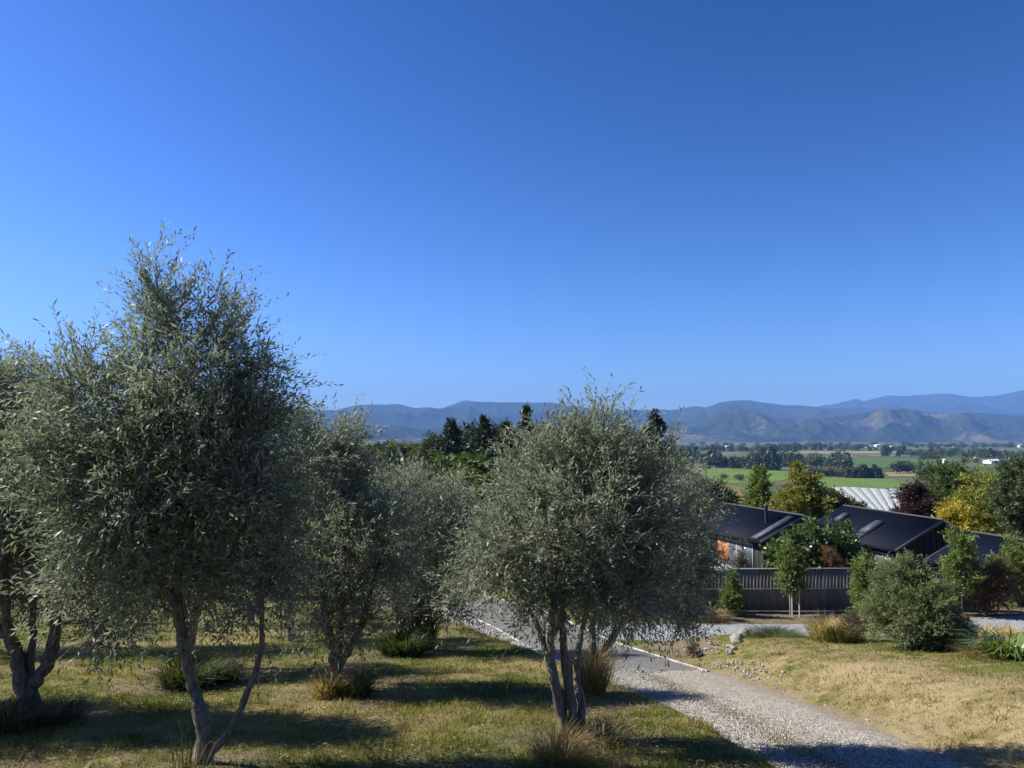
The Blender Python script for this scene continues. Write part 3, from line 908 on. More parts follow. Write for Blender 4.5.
# tufts ------------------------------------------------------------------
def tuft(name, label, cat, x, y, h, r, n, mat, seed, wid=0.008, lean=0.7, group=None, seedhead=0.0, arch=0.25):
    rng = np.random.default_rng(seed)
    root_z = gz1(x, y)
    a = rng.random(n) * 2 * PI
    rr = r * 0.55 * rng.random(n) ** 0.6
    bx, by = rr * np.cos(a), rr * np.sin(a)
    hh = h * (0.45 + 0.65 * rng.random(n))
    out = (0.25 + lean * rng.random(n)) * r
    a2 = a + rng.normal(0, 0.6, n)
    base = np.stack([bx, by, np.full(n, -0.03)], 1)
    mid = base + np.stack([np.cos(a2) * out * 0.45, np.sin(a2) * out * 0.45, hh * 0.65], 1)
    tip = base + np.stack([np.cos(a2) * out * 1.2, np.sin(a2) * out * 1.2, hh * (1 - arch * rng.random(n))], 1)
    s = np.stack([-np.sin(a2 + 0.5), np.cos(a2 + 0.5), np.zeros(n)], 1) * wid / 2
    v = np.stack([base - s, base + s, mid + s * 0.9, mid - s * 0.9, tip], 1).reshape(-1, 3)
    k = np.arange(n)[:, None] * 5
    mb = MB()
    sh = np.repeat(np.clip(rng.random(n), 0, 1), 5)
    mb.add(v, np.concatenate([k + np.array([[0, 1, 2, 3]])]), sh)
    mb.f.append(np.concatenate([k + np.array([[3, 2, 4]])]).astype(int)); mb.mi.append(np.zeros(n, int))
    o = mb.build(name, mat, loc=(x, y, root_z))
    return tag(o, label, cat, group)


def tuft_px(label, px, py, d, h, r, n, mat, seed, **kw):
    p = at(px, py, d)
    return tuft(kw.pop('name', 'grass_tuft'), label, kw.pop('cat', 'grass tuft'), p[0], d, h, r, n, mat, seed, **kw)


tuft_px('straw coloured grass tuft at the foot of the four stemmed olive', 560, 768, 6.9, 0.33, 0.34, 700, M['dry_tuft'], 31, wid=0.006)
tuft_px('greenish grass tuft right of the four stemmed olive foot', 600, 752, 7.5, 0.26, 0.38, 500, M['mixed_tuft'], 37, wid=0.006)
tuft_px('tall straw tuft wrapped round the low forked olive behind', 588, 690, 10.7, 0.75, 0.42, 700, M['dry_tuft'], 32, wid=0.009)
tuft_px('dry brown weedy tuft round the short olive trunk', 328, 700, 10.6, 0.38, 0.32, 500, M['dry_tuft'], 33, wid=0.009)
tuft_px('green leafy tuft right of the short olive trunk', 352, 696, 10.6, 0.36, 0.38, 600, M['green_tuft'], 34, wid=0.012)
tuft_px('big dark green tuft beneath the rounded olive', 402, 662, 15.9, 0.55, 0.65, 800, M['green_tuft'], 35, wid=0.02)
tuft_px('tall brownish weeds rising behind the big dark green tuft', 418, 642, 17.2, 1.35, 0.6, 600, M['mixed_tuft'], 36, wid=0.016)
tuft_px('dark green arching grass clump left of the tallest olive trunk', 190, 690, 11.6, 0.46, 0.62, 900, M['green_tuft'], 38, wid=0.014)
tuft_px('dark grass clump right behind the tallest olive trunk', 224, 686, 11.9, 0.36, 0.36, 400, M['green_tuft'], 39, wid=0.014)
tuft_px('brownish long grass round the gnarled olive foot', 8, 735, 8.3, 0.34, 0.5, 700, M['mixed_tuft'], 40, wid=0.008)
tuft_px('long dry grass right of the gnarled olive foot', 55, 728, 8.5, 0.28, 0.4, 500, M['mixed_tuft'], 41, wid=0.008)
tuft_px('pale weed stalks at the foot of the tallest olive', 190, 768, 6.35, 0.42, 0.28, 70, M['mixed_tuft'], 42, wid=0.006)


# ------------------------------------------------------------------ fence
FY = 33.5
FX0, FX1 = 6.2, 20.9
m, nt, b, N, L = newmat('weathered_timber')
n = tex_noise(nt, 3.0, 6, 0.7, stretch=(6, 6, 0.6))
c = ramp(nt, n, [(0.3, (0.11, 0.098, 0.085)), (0.55, (0.20, 0.182, 0.16)), (0.75, (0.31, 0.285, 0.25))])
c = mixc(nt, 0.5, c, ramp(nt, attr(nt, 'shade'), [(0, (0.6, 0.6, 0.6)), (1, (1.2, 1.2, 1.2))]), 'MULTIPLY')
L.new(c, b.inputs['Base Color']); b.inputs['Roughness'].default_value = 0.85
bump(nt, b, n, 0.4, 0.01)
M['timber'] = m


def fence():
    fz = FLAT - 0.10
    root = thing('timber_fence', 'long weathered grey timber paling fence with capped top in front of the houses', 'fence', (FX0, FY, fz), math.atan2(0.25, FX1 - FX0))
    Lg = FX1 - FX0
    bay = 1.82
    nb = int(Lg / bay)
    for i in range(nb + 1):
        mb = MB(); mb.box((i * bay, 0.075, 0.92), (0.11, 0.10, 1.96)); mb.build('post', M['timber'], root)
    for i in range(nb):
        mb = MB()
        npal = 12
        w = (bay - 0.02) / npal
        for k in range(npal):
            hgt = 1.76 + (random.random() - 0.5) * 0.012
            mb.box((i * bay + 0.01 + (k + 0.5) * w, -0.012 + (0.003 if k % 2 else 0), 0.02 + hgt / 2), (w * (1.03 if k % 2 else 0.97), 0.018, hgt), shade=random.random())
        mb.build('paling_panel', M['timber'], root)
        for zz in (0.30, 0.98, 1.62):
            mb = MB(); mb.box((i * bay + bay / 2, 0.036, zz), (bay - 0.115, 0.045, 0.09)); mb.build('rail', M['timber'], root)
    mb = MB(); mb.box((nb * bay / 2, -0.025, 0.96), (nb * bay, 0.006, 0.06), shade=0.0); mb.build('cover_batten', M['timber'], root)
    mb = MB(); mb.box((nb * bay / 2, 0.02, 1.825), (nb * bay + 0.1, 0.15, 0.045)); mb.build('cap_rail', M['timber'], root)
    mb = MB(); mb.box((nb * bay / 2, -0.014, -0.03), (nb * bay, 0.05, 0.15)); mb.build('base_board', M['timber'], root)


fence()

# ------------------------------------------------------------------ houses
M['roof'] = plain('dark_steel_roof', (0.0055, 0.0085, 0.0175), 0.65, 0.12, 2.0, 0, 0.0, 0.10)
M['roof_trim'] = plain('grey_roof_trim', (0.060, 0.064, 0.074), 0.55, 0.1, 4, spec=0.3)
M['clad'] = plain('black_vertical_cladding', (0.008, 0.0085, 0.010), 0.8, 0.25, 5, 0.1, stretch=(1, 1, 0.1))
M['cedar'] = plain('orange_cedar_boards', (0.40, 0.160, 0.055), 0.6, 0.25, 6, 0.1, stretch=(1, 1, 0.15))
M['frame'] = plain('pale_window_frame', (0.32, 0.32, 0.31), 0.5, 0.08, 4)
M['dframe'] = plain('dark_window_frame', (0.03, 0.031, 0.033), 0.5, 0.1, 4)
M['deck'] = plain('pale_patio_paving', (0.48, 0.47, 0.44), 0.8, 0.15, 3)
M['flue'] = plain('black_flue_pipe', (0.02, 0.02, 0.022), 0.4, 0.1, 6)
m, nt, b, N, L = newmat('window_glass')
b.inputs['Base Color'].default_value = (0.10, 0.125, 0.14, 1); b.inputs['Roughness'].default_value = 0.08
b.inputs['Specular IOR Level'].default_value = 0.9
nn = tex_noise(nt, 1.2, 3); L.new(ramp(nt, nn, [(0.35, (0.05, 0.06, 0.07)), (0.65, (0.22, 0.25, 0.27))]), b.inputs['Base Color'])
M['glass'] = m
m, nt, b, N, L = newmat('skylight_glass')
nn = tex_noise(nt, 2.0, 3); L.new(ramp(nt, nn, [(0.35, (0.045, 0.055, 0.07)), (0.65, (0.075, 0.085, 0.10))]), b.inputs['Base Color'])
b.inputs['Roughness'].default_value = 0.5
b.inputs['Specular IOR Level'].default_value = 0.25
M['skyglass'] = m


def house(label, A, Bp, zr, ze, zg, hw, windows=(), cedar=(), skylights=(), flue=None, deck=None, strip_light=None):
    A, Bp = np.array(A, float), np.array(Bp, float)
    u = Bp - A; Lr = float(np.linalg.norm(u)); u /= Lr
    rz = math.atan2(u[1], u[0])
    mid = (A + Bp) / 2
    root = thing('house', label, 'house', (mid[0], mid[1], zg), rz, 'dark gabled houses behind the fence')
    h2, R, E = Lr / 2, zr - zg, ze - zg
    sl = (R - E) / hw
    ov, og = 0.45, 0.35
    # walls: a five-sided prism
    yw = hw - ov; xw = h2 - og
    top = R - 0.16; we = R - sl * yw - 0.16
    prof = [(-yw, -1.2), (yw, -1.2), (yw, we), (0, top), (-yw, we)]
    V = [(-xw, y, z) for y, z in prof] + [(xw, y, z) for y, z in prof]
    mb = MB()
    mb.add(V, [[0, 1, 2, 3, 4][::-1], [5, 6, 7, 8, 9]])
    mb.add(V, [[0, 1, 6, 5], [1, 2, 7, 6], [2, 3, 8, 7], [3, 4, 9, 8], [4, 0, 5, 9]])
    # board and batten ribs on the long wall facing the drive and on the near gable
    for k in np.arange(-xw + 0.2, xw - 0.1, 0.4):
        mb.box((k, -yw - 0.012, (we - 1.0) / 2 - 0.05), (0.045, 0.024, we + 0.8))
    for k in np.arange(-yw + 0.2, yw - 0.1, 0.4):
        hh = R - sl * abs(k) - 0.30
        mb.box((xw + 0.012, k, hh / 2 - 0.5), (0.024, 0.045, hh + 0.9))
    mb.build('wall', M['clad'], root)
    # roof: two slabs with ribs, ridge cap
    rf = MB()
    tk = 0.12
    for s in (-1, 1):
        y0, y1 = 0, s * hw
        rf.hexa([(-h2, y0, R - tk), (h2, y0, R - tk), (h2, y1, E - tk), (-h2, y1, E - tk), (-h2, y0, R), (h2, y0, R), (h2, y1, E), (-h2, y1, E)][::1] if s > 0 else
                [(h2, y0, R - tk), (-h2, y0, R - tk), (-h2, y1, E - tk), (h2, y1, E - tk), (h2, y0, R), (-h2, y0, R), (-h2, y1, E), (h2, y1, E)])
        for k in np.arange(-h2 + 0.2, h2, 0.38):
            a = [(k - 0.02, s * 0.12, R - 0.12 * sl + 0.002), (k + 0.02, s * 0.12, R - 0.12 * sl + 0.002), (k + 0.02, y1 * 0.995, E + 0.006), (k - 0.02, y1 * 0.995, E + 0.006)]
            t_ = [(x, y, z + 0.012) for x, y, z in a]
            rf.hexa(a + t_ if s > 0 else a[::-1] + t_[::-1])
    roof = rf.build('roof', M['roof'], root)
    rc = MB()
    rc.tube([(-h2 - 0.02, 0, R + 0.015), (h2 + 0.02, 0, R + 0.015)], 0.055, 8)
    rc.build('ridge_cap', M['roof_trim'], roof)
    for sx in (-1, 1):
        for s in (-1, 1):
            mb = MB()
            x0, x1 = (h2 + 0.004, h2 + 0.045) if sx > 0 else (-h2 - 0.045, -h2 - 0.004)
            mb.hexa([(x0, 0, R - 0.16), (x1, 0, R - 0.16), (x1, s * hw, E - 0.16), (x0, s * hw, E - 0.16), (x0, 0, R + 0.035), (x1, 0, R + 0.035), (x1, s * hw, E + 0.035), (x0, s * hw, E + 0.035)])
            mb.build('barge_board', M['roof_trim'], roof)
    for s in (-1, 1):
        mb = MB()
        mb.box((0, s * (hw + 0.06), E - 0.10), (2 * h2, 0.11, 0.11)); g = mb.build('gutter', M['roof'], roof)
    # windows on the -y long wall; s = distance from the near end of the roof
    for (s0, s1, z0, z1, nm, light) in windows:
        xa, xb = h2 - s1, h2 - s0
        fr = MB(); t = 0.06; yf = -yw - 0.045
        za, zb = z0 - zg, z1 - zg
        fr.box(((xa + xb) / 2, yf, za + t / 2), (xb - xa, 0.07, t)); fr.box(((xa + xb) / 2, yf, zb - t / 2), (xb - xa, 0.07, t))
        for k in range(nm + 1):
            xx = xa + t / 2 + (xb - xa - t) * k / nm
            fr.box((xx, yf, (za + zb) / 2), (t, 0.066, zb - za - 2 * t - 0.004))
        w = fr.build('window', M['frame'] if light else M['dframe'], root)
        pn = MB(); pn.box(((xa + xb) / 2, yf + 0.0, (za + zb) / 2), (xb - xa - 0.1, 0.02, zb - za - 0.1)); pn.build('pane', M['glass'], w)
    for (s0, s1, z0, z1) in cedar:
        mb = MB()
        xa, xb = h2 - s1, h2 - s0
        nbd = max(3, int((xb - xa) / 0.14))
        for k in range(nbd):
            ww = (xb - xa) / nbd
            mb.box((xa + (k + 0.5) * ww, -yw - 0.035, (z0 + z1) / 2 - zg), (ww * 0.93, 0.03, z1 - z0))
        mb.build('cedar_panel', M['cedar'], root)

    def onroof(s, t, up):
        c = 1 / math.hypot(1, sl)
        return (h2 - s, -t - sl * c * up, R - sl * t + c * up)

    def slab(s0, s1, t0, t1, a, b_):
        P = [onroof(s1, t1, a), onroof(s0, t1, a), onroof(s0, t0, a), onroof(s1, t0, a), onroof(s1, t1, b_), onroof(s0, t1, b_), onroof(s0, t0, b_), onroof(s1, t0, b_)]
        return P
    for (sc_, tc_, ws, wt, tail) in skylights:
        mb = MB(); mb.hexa(slab(sc_ - ws / 2, sc_ + ws / 2, tc_ - wt / 2, tc_ + wt / 2, -0.02, 0.15)); fr = mb.build('skylight', M['roof_trim'], root)
        mb = MB(); mb.hexa(slab(sc_ - ws / 2 + 0.05, sc_ + ws / 2 - 0.05, tc_ - wt / 2 + 0.05, tc_ + wt / 2 - 0.05, 0.152, 0.175)); mb.build('pane', M['skyglass'], fr)
        if tail:
            mb = MB(); mb.hexa(slab(sc_ - ws / 2, sc_ + ws / 2, tc_ + wt / 2 + 0.02, min(hw - 0.05, tc_ + wt / 2 + tail), 0.004, 0.05)); mb.build('roof_flashing', M['roof_trim'], root)
    if strip_light:
        s0, s1, t0, t1 = strip_light
        mb = MB(); mb.hexa(slab(s0, s1, t0, t1, 0.004, 0.06)); fr = mb.build('solar_panel', M['roof_trim'], root)
        mb = MB(); mb.hexa(slab(s0 + 0.04, s1 - 0.04, t0 + 0.04, t1 - 0.04, 0.062, 0.07)); mb.build('pane', M['skyglass'], fr)
    if flue:
        s, t, hh = flue
        p = np.array(onroof(s, t, 0))
        mb = MB(); mb.tube([p + (0, 0, -0.2), p + (0, 0, hh)], 0.11, 14)
        f = mb.build('flue', M['flue'], root, smooth=False)
        mb = MB(); mb.tube([p + (0, 0, hh + 0.02), p + (0, 0, hh + 0.06), p + (0, 0, hh + 0.15)], [0.17, 0.17, 0.05], 14); mb.build('cowl', M['roof_trim'], f)
    if deck:
        s0, s1, z, out = deck
        mb = MB(); mb.box((h2 - (s0 + s1) / 2, -yw - 0.02 - out / 2, z - zg - 0.1), (s1 - s0, out, 0.2)); dk = mb.build('patio', M['deck'], root)
        mb = MB()
        for k in np.linspace(h2 - s1 + 0.05, h2 - s0 - 0.05, 6):
            mb.box((k, -yw - out + 0.03, z - zg + 0.26), (0.05, 0.05, 0.5))
        mb.box((h2 - (s0 + s1) / 2, -yw - out + 0.03, z - zg + 0.535), (s1 - s0, 0.07, 0.05))
        mb.build('railing', M['roof_trim'], dk)
    return root


house('dark gabled house with black flue pipe, orange cedar wall panel and glass doors', (15.7, 57.0), (18.3, 48.0), -4.9, -6.38, -9.0, 3.25,
      windows=[(1.35, 4.1, -8.5, -6.72, 3, True)], cedar=[(4.2, 5.5, -8.2, -6.75)], flue=(2.06, 1.35, 1.05), deck=(1.2, 6.2, -8.42, 1.6), strip_light=(0.5, 1.15, 0.35, 3.1))
house('dark gabled house with black end wall and two roof skylights', (23.85, 55.1), (25.6, 45.6), -4.9, -6.58, -8.9, 3.25,
      windows=[(0.95, 2.4, -8.3, -7.0, 2, True)], skylights=[(4.1, 1.75, 0.75, 1.25, 1.0), (7.9, 1.3, 0.6, 0.8, 0.0)])
house('plain dark gabled house half hidden by trees at the right edge of the row', (25.35, 42.4), (26.3, 36.0), -5.2, -6.62, -8.0, 2.8)

# ------------------------------------------------------------------ garden planting
def shrub(name, label, cat, px, pyb, pyt, wpx, d, mat, seed, clusters, sprigs, leaves, ll, lw, sl, shape='round', bark='bark', group=None, trunk_px=0, bias=0.0, lean=0.0, ground=True, up=0.35, stemr=0.05, depthk=1.0, solid=2.2):
    """shrub or small tree between two picture heights, pyb (foot) and pyt (top)"""
    foot = at(px, pyb, d)
    x, y = foot[0], d
    zg = gz1(x, y)
    top = at(px, pyt, d)[2]
    H = top - zg
    k = d / F
    r = wpx * k / 2
    tr = trunk_px * k
    r = max(r * 0.55, r - sl * 0.55)
    ch = H - tr - sl * 0.40
    rng = np.random.default_rng(seed)
    lumps = []
    if shape == 'round':
        lumps.append((0, 0, tr + ch * 0.5, r * 0.9, r * 0.9 * depthk, ch * 0.45, 6))
        for q in range(6):
            a = q * 1.05 + rng.random()
            lumps.append((r * 0.5 * math.cos(a), r * 0.5 * depthk * math.sin(a), tr + ch * (0.28 + 0.45 * rng.random()), r * 0.5, r * 0.5 * depthk, ch * 0.26, 2))
    elif shape == 'cone':
        for q, (f, w) in enumerate([(0.16, 0.80), (0.34, 0.88), (0.52, 0.68), (0.70, 0.45), (0.86, 0.24), (0.95, 0.10)]):
            lumps.append((rng.normal(0, 0.05) * r, 0, tr + ch * f, r * w, r * w, ch * 0.15, w * w + 0.1))
    elif shape == 'column':
        for q, (f, w) in enumerate([(0.12, 0.72), (0.32, 0.92), (0.52, 0.88), (0.72, 0.72), (0.88, 0.42), (0.95, 0.2)]):
            lumps.append((rng.normal(0, 0.08) * r, 0, tr + ch * f, r * w, r * w, ch * 0.15, w * w + 0.1))
    elif shape == 'dome':
        lumps.append((0, 0, ch * 0.42, r * 0.92, r * 0.9 * depthk, ch * 0.48, 8))
        for q in range(9):
            a = q * 0.7 + rng.random() * 0.5
            f = 0.35 + 0.3 * rng.random()
            lumps.append((r * 0.6 * math.cos(a), r * 0.6 * depthk * math.sin(a), ch * (0.22 + 0.48 * rng.random()), r * 0.42, r * 0.42, ch * 0.28, 2))
        for q in range(3):
            lumps.append((r * (rng.random() - 0.5) * 0.9, 0, ch * 0.78, r * 0.36, r * 0.36, ch * 0.2, 1.2))
    st = [([(0, 0, -0.12), (0.02, 0, tr * 0.5 + 0.05), (lean, 0.03, tr + ch * 0.25), (lean, 0, tr + ch * 0.7)], (stemr, stemr * 0.85, stemr * 0.6, stemr * 0.2))]
    if shape in ('dome', 'round') and tr < 0.5:
        for q in range(4):
            a = q * 1.57 + rng.random()
            st.append(([(0.06 * math.cos(a), 0.06 * math.sin(a), -0.1), (r * 0.25 * math.cos(a), r * 0.25 * math.sin(a), H * 0.25), (r * 0.5 * math.cos(a), r * 0.5 * math.sin(a), H * 0.6)], (stemr, stemr * 0.7, stemr * 0.25)))
    return make_plant(name, label, cat, (x, y, zg), lumps, st, seed, clusters, sprigs, leaves, ll, lw, sl, M[mat], M[bark], group, sl * 0.6, up, 0.06, 0.004, 0.008 * max(1, H / 4), shade_bias=bias, solid=solid)


shrub('garden_bush', 'big dense grey green bush on the edge of the dry bank', 'bush', 916, 652, 555, 100, 20.6, 'bush_green', 51, 520, 16, 11, 0.075, 0.024, 0.27, 'dome', depthk=1.0, up=0.55, stemr=0.04)
shrub('low_shrub', 'dark low shrub at the right foot of the big grey green bush', 'shrub', 962, 648, 618, 30, 20.6, 'dark_green', 52, 40, 14, 9, 0.05, 0.015, 0.18, 'dome', stemr=0.012)
shrub('low_shrub', 'low green shrub beside the tan ornamental grass', 'shrub', 858, 636, 612, 46, 22.9, 'brown_green', 53, 60, 14, 9, 0.05, 0.016, 0.2, 'dome', stemr=0.012)
shrub('garden_bush', 'upright light green bush against the fence, left of the big one', 'bush', 864, 619, 556, 30, 31.0, 'light_green', 54, 80, 13, 9, 0.11, 0.05, 0.32, 'column', stemr=0.03)
shrub('garden_bush', 'small pointed green bush alone in front of the fence', 'bush', 733, 614, 571, 26, 32.7, 'light_green', 55, 70, 12, 9, 0.09, 0.04, 0.26, 'cone', stemr=0.025)
shrub('young_tree', 'young round headed tree between two pale stakes by the fence', 'tree', 790, 613, 546, 34, 32.8, 'light_green', 56, 80, 13, 9, 0.11, 0.05, 0.30, 'column', 'pale_bark', trunk_px=20, stemr=0.03)
shrub('pear_tree', 'narrow upright pear tree with pale trunk, right of the big bush', 'tree', 962, 612, 528, 40, 32.6, 'light_green', 57, 84, 13, 10, 0.12, 0.055, 0.36, 'column', 'pale_bark', trunk_px=16, stemr=0.045, bias=0.12, up=0.7)
shrub('red_shrub', 'rust brown airy shrub at the right end of the fence', 'shrub', 994, 614, 555, 50, 32.6, 'russet', 58, 110, 14, 9, 0.09, 0.03, 0.34, 'round', stemr=0.03)
shrub('garden_tree', 'light green leafy tree at the right edge behind the rust brown shrub', 'tree', 1022, 612, 538, 70, 34.6, 'light_green', 59, 150, 13, 9, 0.14, 0.06, 0.42, 'round', stemr=0.05)
shrub('fig_tree', 'large leaved dark fig tree spreading behind the fence between two houses', 'tree', 813, 606, 521, 98, 37.0, 'fig', 60, 200, 12, 8, 0.21, 0.15, 0.45, 'round', stemr=0.07, bias=0.1)
shrub('fig_tree', 'smaller large leaved tree right of the fig, against the second roof', 'tree', 850, 606, 520, 50, 38.5, 'fig', 67, 80, 12, 8, 0.18, 0.13, 0.42, 'round', stemr=0.05, bias=0.1)
shrub('red_shrub', 'red brown shrub poking above the fence in front of the fig', 'shrub', 831, 608, 541, 30, 34.9, 'russet', 61, 70, 14, 9, 0.09, 0.03, 0.3, 'round', stemr=0.025, bias=0.15)
shrub('slender_shrub', 'slender brownish shrub in front of the glass doors', 'shrub', 743, 608, 537, 17, 36.0, 'brown_green', 62, 60, 12, 9, 0.08, 0.025, 0.28, 'cone', stemr=0.02)
shrub('young_tree', 'thin young tree tied to a pale stake beside the road end', 'tree', 690, 614, 575, 26, 32.0, 'dark_green', 63, 50, 12, 9, 0.08, 0.03, 0.26, 'column', stemr=0.02)
shrub('low_shrub', 'small dark plant in the dirt wedge between road and house driveway', 'shrub', 694, 656, 645, 15, 22.6, 'russet', 64, 16, 10, 8, 0.05, 0.015, 0.14, 'dome', stemr=0.01)
tuft_px('tan ornamental grass fountain on the crest of the bank', 826, 640, 23.3, 0.80, 0.68, 1100, M['golden'], 71, wid=0.014, name='ornamental_grass', cat='ornamental grass', lean=0.8)
tuft_px('dull green grass at the left end of the low shrub', 842, 640, 22.6, 0.6, 0.6, 700, M['mixed_tuft'], 72, wid=0.014)
tuft_px('small tan grass by the far path, right of the pear tree', 982, 628, 28.5, 0.7, 0.6, 500, M['golden'], 73, wid=0.018)
tuft_px('tan grass beside the far path near the right edge', 1002, 628, 28.7, 0.65, 0.55, 500, M['golden'], 74, wid=0.018)
tuft_px('bright green strap leaved flax clump at the right edge of the bank', 1008, 665, 18.2, 0.72, 0.85, 300, M['flax'], 75, wid=0.055, name='flax_plant', cat='flax', lean=0.9, arch=0.55)
tuft_px('dry straw at the foot of the bright flax', 985, 662, 18.3, 0.3, 0.6, 500, M['dry_tuft'], 76, wid=0.012)
tuft_px('tan weeds on the mulch bed left of the pointed bush', 706, 612, 32.0, 0.5, 1.0, 700, M['dry_tuft'], 77, wid=0.02)
tuft_px('green groundcover on the left end of the bank beside the boulders', 775, 640, 24.2, 0.22, 1.0, 900, M['green_tuft'], 78, wid=0.014)

# stakes
M['stake'] = plain('pale_stake', (0.55, 0.50, 0.42), 0.8, 0.15, 8)


def stake(label, px, pyb, pyt, d, r=0.025, cat='stake'):
    x = at(px, pyb, d)[0]
    z0 = gz1(x, d)
    zt = at(px, pyt, d)[2]
    mb = MB(); mb.tube([(0, 0, -0.2), (0.0, 0, (zt - z0) * 0.9), (0, 0, zt - z0)], [r, r, r * 0.75], 8)
    return tag(mb.build('wooden_stake', M['stake'], loc=(x, d, z0)), label, cat, 'pale stakes')


stake('left of two pale stakes holding the young round headed tree', 792.3, 612, 588, 32.55)
stake('right of two pale stakes holding the young round headed tree', 799.5, 612, 586, 32.55)
stake('pale stake beside the thin young tree at the road end', 699.5, 614, 578, 31.9)
stake('short white marker peg beside the stones at the drive junction', 714.5, 650, 642, 24.8, 0.02, 'peg')
# leaning stake with white tip
p0 = at(828, 648, 21.6); z0 = gz1(p0[0], 21.6)
tp = thing('garden_marker', 'thin dark rod leaning left with a white tip, on the bank', 'marker', (p0[0], 21.6, z0))
dv = np.array([-0.46, 0.1, 0.40])
mb = MB(); mb.tube([(0.03, 0, -0.03), dv * 0.6, dv * 0.8], 0.010, 7); mb.build('rod', M['flue'], tp)
mb = MB(); mb.tube([dv * 0.8, dv * 0.98, dv * 1.02], [0.024, 0.024, 0.010], 9); mb.build('tip', M['frame'], tp)
# lamp on fence cap
tp = None


# boulders and stones
def rock_mesh(seed, mat, sub=2):
    import bmesh
    bm = bmesh.new()
    bmesh.ops.create_icosphere(bm, subdivisions=sub, radius=1.0)
    rng = random.Random(seed)
    off = Vector((rng.random() * 50, rng.random() * 50, rng.random() * 50))
    for v in bm.verts:
        n = mnoise.fractal(v.co * 1.1 + off, 1.0, 2.0, 4)
        v.co *= 1 + 0.34 * n
        v.co.z *= 0.68
        v.co.x *= 1.15
    me = bpy.data.meshes.new('rock')
    bm.to_mesh(me); bm.free()
    me.materials.append(mat)
    return me


M['boulder'] = plain('tan_grey_boulder', (0.30, 0.265, 0.22), 0.9, 0.35, 5, 0.5)
M['whitestone'] = plain('white_river_stone', (0.33, 0.305, 0.275), 0.85, 0.4, 8, 0.3)
RK = [rock_mesh(i, M['boulder']) for i in range(4)]
WS = [rock_mesh(20 + i, M['whitestone'], 1) for i in range(4)]


def put_rock(name, me, x, y, s, label, cat, group, rz):
    o = bpy.data.objects.new(name, me); COL.objects.link(o)
    o.location = (x, y, gz1(x, y) + s * 0.30); o.scale = (s, s * 0.85, s * (0.75 + 0.4 * random.random())); o.rotation_euler = (random.random() * 0.4, random.random() * 0.4, rz)
    return tag(o, label, cat, group)


bpts = [(733, 648, 22.4, .16), (736, 643, 23.2, .19), (739, 638, 24.0, .17), (743, 634, 24.8, .22), (747, 630, 25.6, .22), (751, 627, 26.3, .26), (757, 626, 26.6, .22), (763, 625, 26.9, .26), (770, 624, 27.2, .2), (730, 654, 21.8, .13), (848, 626, 24.6, .30), (856, 624, 25.0, .24)]
for i, (px, py, d, s) in enumerate(bpts):
    x = at(px, py, d)[0]
    lab = 'tan boulder in the line edging the left end of the bank' if i < 10 else ('large boulder behind the tan ornamental grass' if i == 10 else 'smaller boulder right behind the low green shrub')
    put_rock('boulder', RK[i % 4], x, d, s, lab, 'boulder', 'boulders edging the bank', random.random() * 6)
for i in range(190):
    t = random.random()
    x = 5.35 + 0.28 * (1 - t) + 0.75 * random.random() ** 1.5; y = 17.9 + 3.4 * t
    x = x + 0.06 * random.gauss(0, 1)
    put_rock('river_stone', WS[i % 4], x, y, 0.020 + 0.034 * random.random() ** 2, 'white river stone in the heap beside the road edging', 'stone', 'white river stones heaped at the drive junction', random.random() * 6)
for i in range(26):
    x = 5.3 + 1.2 * random.random(); y = 22.6 + 2.2 * random.random()
    put_rock('river_stone', (WS + RK)[i % 8], x, y, 0.03 + 0.06 * random.random() ** 1.5, 'stone scattered in the dirt wedge at the house driveway mouth', 'stone', 'stones scattered at the driveway mouth', random.random() * 6)


# ------------------------------------------------------------------ trees behind the houses
def btree(name, label, px, pyt, wpx, d, mat, seed, pyb=None, clusters=130, shape='round', leaf=0.26, group='trees behind the houses', bias=0.0, trunkf=0.12, bark='bark', sprigs=12, leaves=8):
    x = (px - 512) / F * d
    zg = gz1(x, d)
    top = at(px, pyt, d)[2]
    H = top - zg
    foot = np.array([x, d, zg])
    k = d / F
    r = wpx * k / 2
    rng = np.random.default_rng(seed)
    tr = H * trunkf
    r = max(r * 0.6, r - leaf * 1.3)
    ch = H - tr - leaf * 1.2
    lumps = []
    if shape == 'round':
        lumps.append((0, 0, tr + ch * 0.45, r * 0.85, r * 0.85, ch * 0.42, 6))
        for q in range(9):
            a = q * 0.7 + rng.random()
            f = 0.2 + 0.6 * rng.random()
            lumps.append((r * 0.62 * math.cos(a) * (1.15 - 0.5 * f), r * 0.62 * math.sin(a) * (1.15 - 0.5 * f), tr + ch * f, r * 0.42, r * 0.42, ch * 0.17, 1.6))
        lumps.append((r * 0.1 * rng.normal(), 0, tr + ch * 0.86, r * 0.36, r * 0.36, ch * 0.14, 1.2))
    elif shape == 'cone':
        for f, w in [(0.08, 0.8), (0.24, 0.92), (0.42, 0.78), (0.58, 0.6), (0.74, 0.42), (0.88, 0.22), (0.96, 0.09)]:
            lumps.append((rng.normal(0, 0.08) * r, rng.normal(0, 0.08) * r, tr + ch * f, r * w, r * w, ch * 0.12, w * w + 0.08))
    st = [([(0, 0, -0.5), (0.05, 0, H * 0.15), (0.1 * r, 0.05 * r, H * 0.4), (0, 0, H * 0.8)], (0.03 * H + 0.05, 0.026 * H, 0.018 * H, 0.004 * H))]
    return make_plant(name, label, 'tree', foot, lumps, st, seed, clusters, sprigs, leaves, leaf, leaf * 0.55, leaf * 2.6, M[mat], M[bark], group, leaf * 1.8, 0.35, 0.05, 0.008, 0.014, shade_bias=bias)


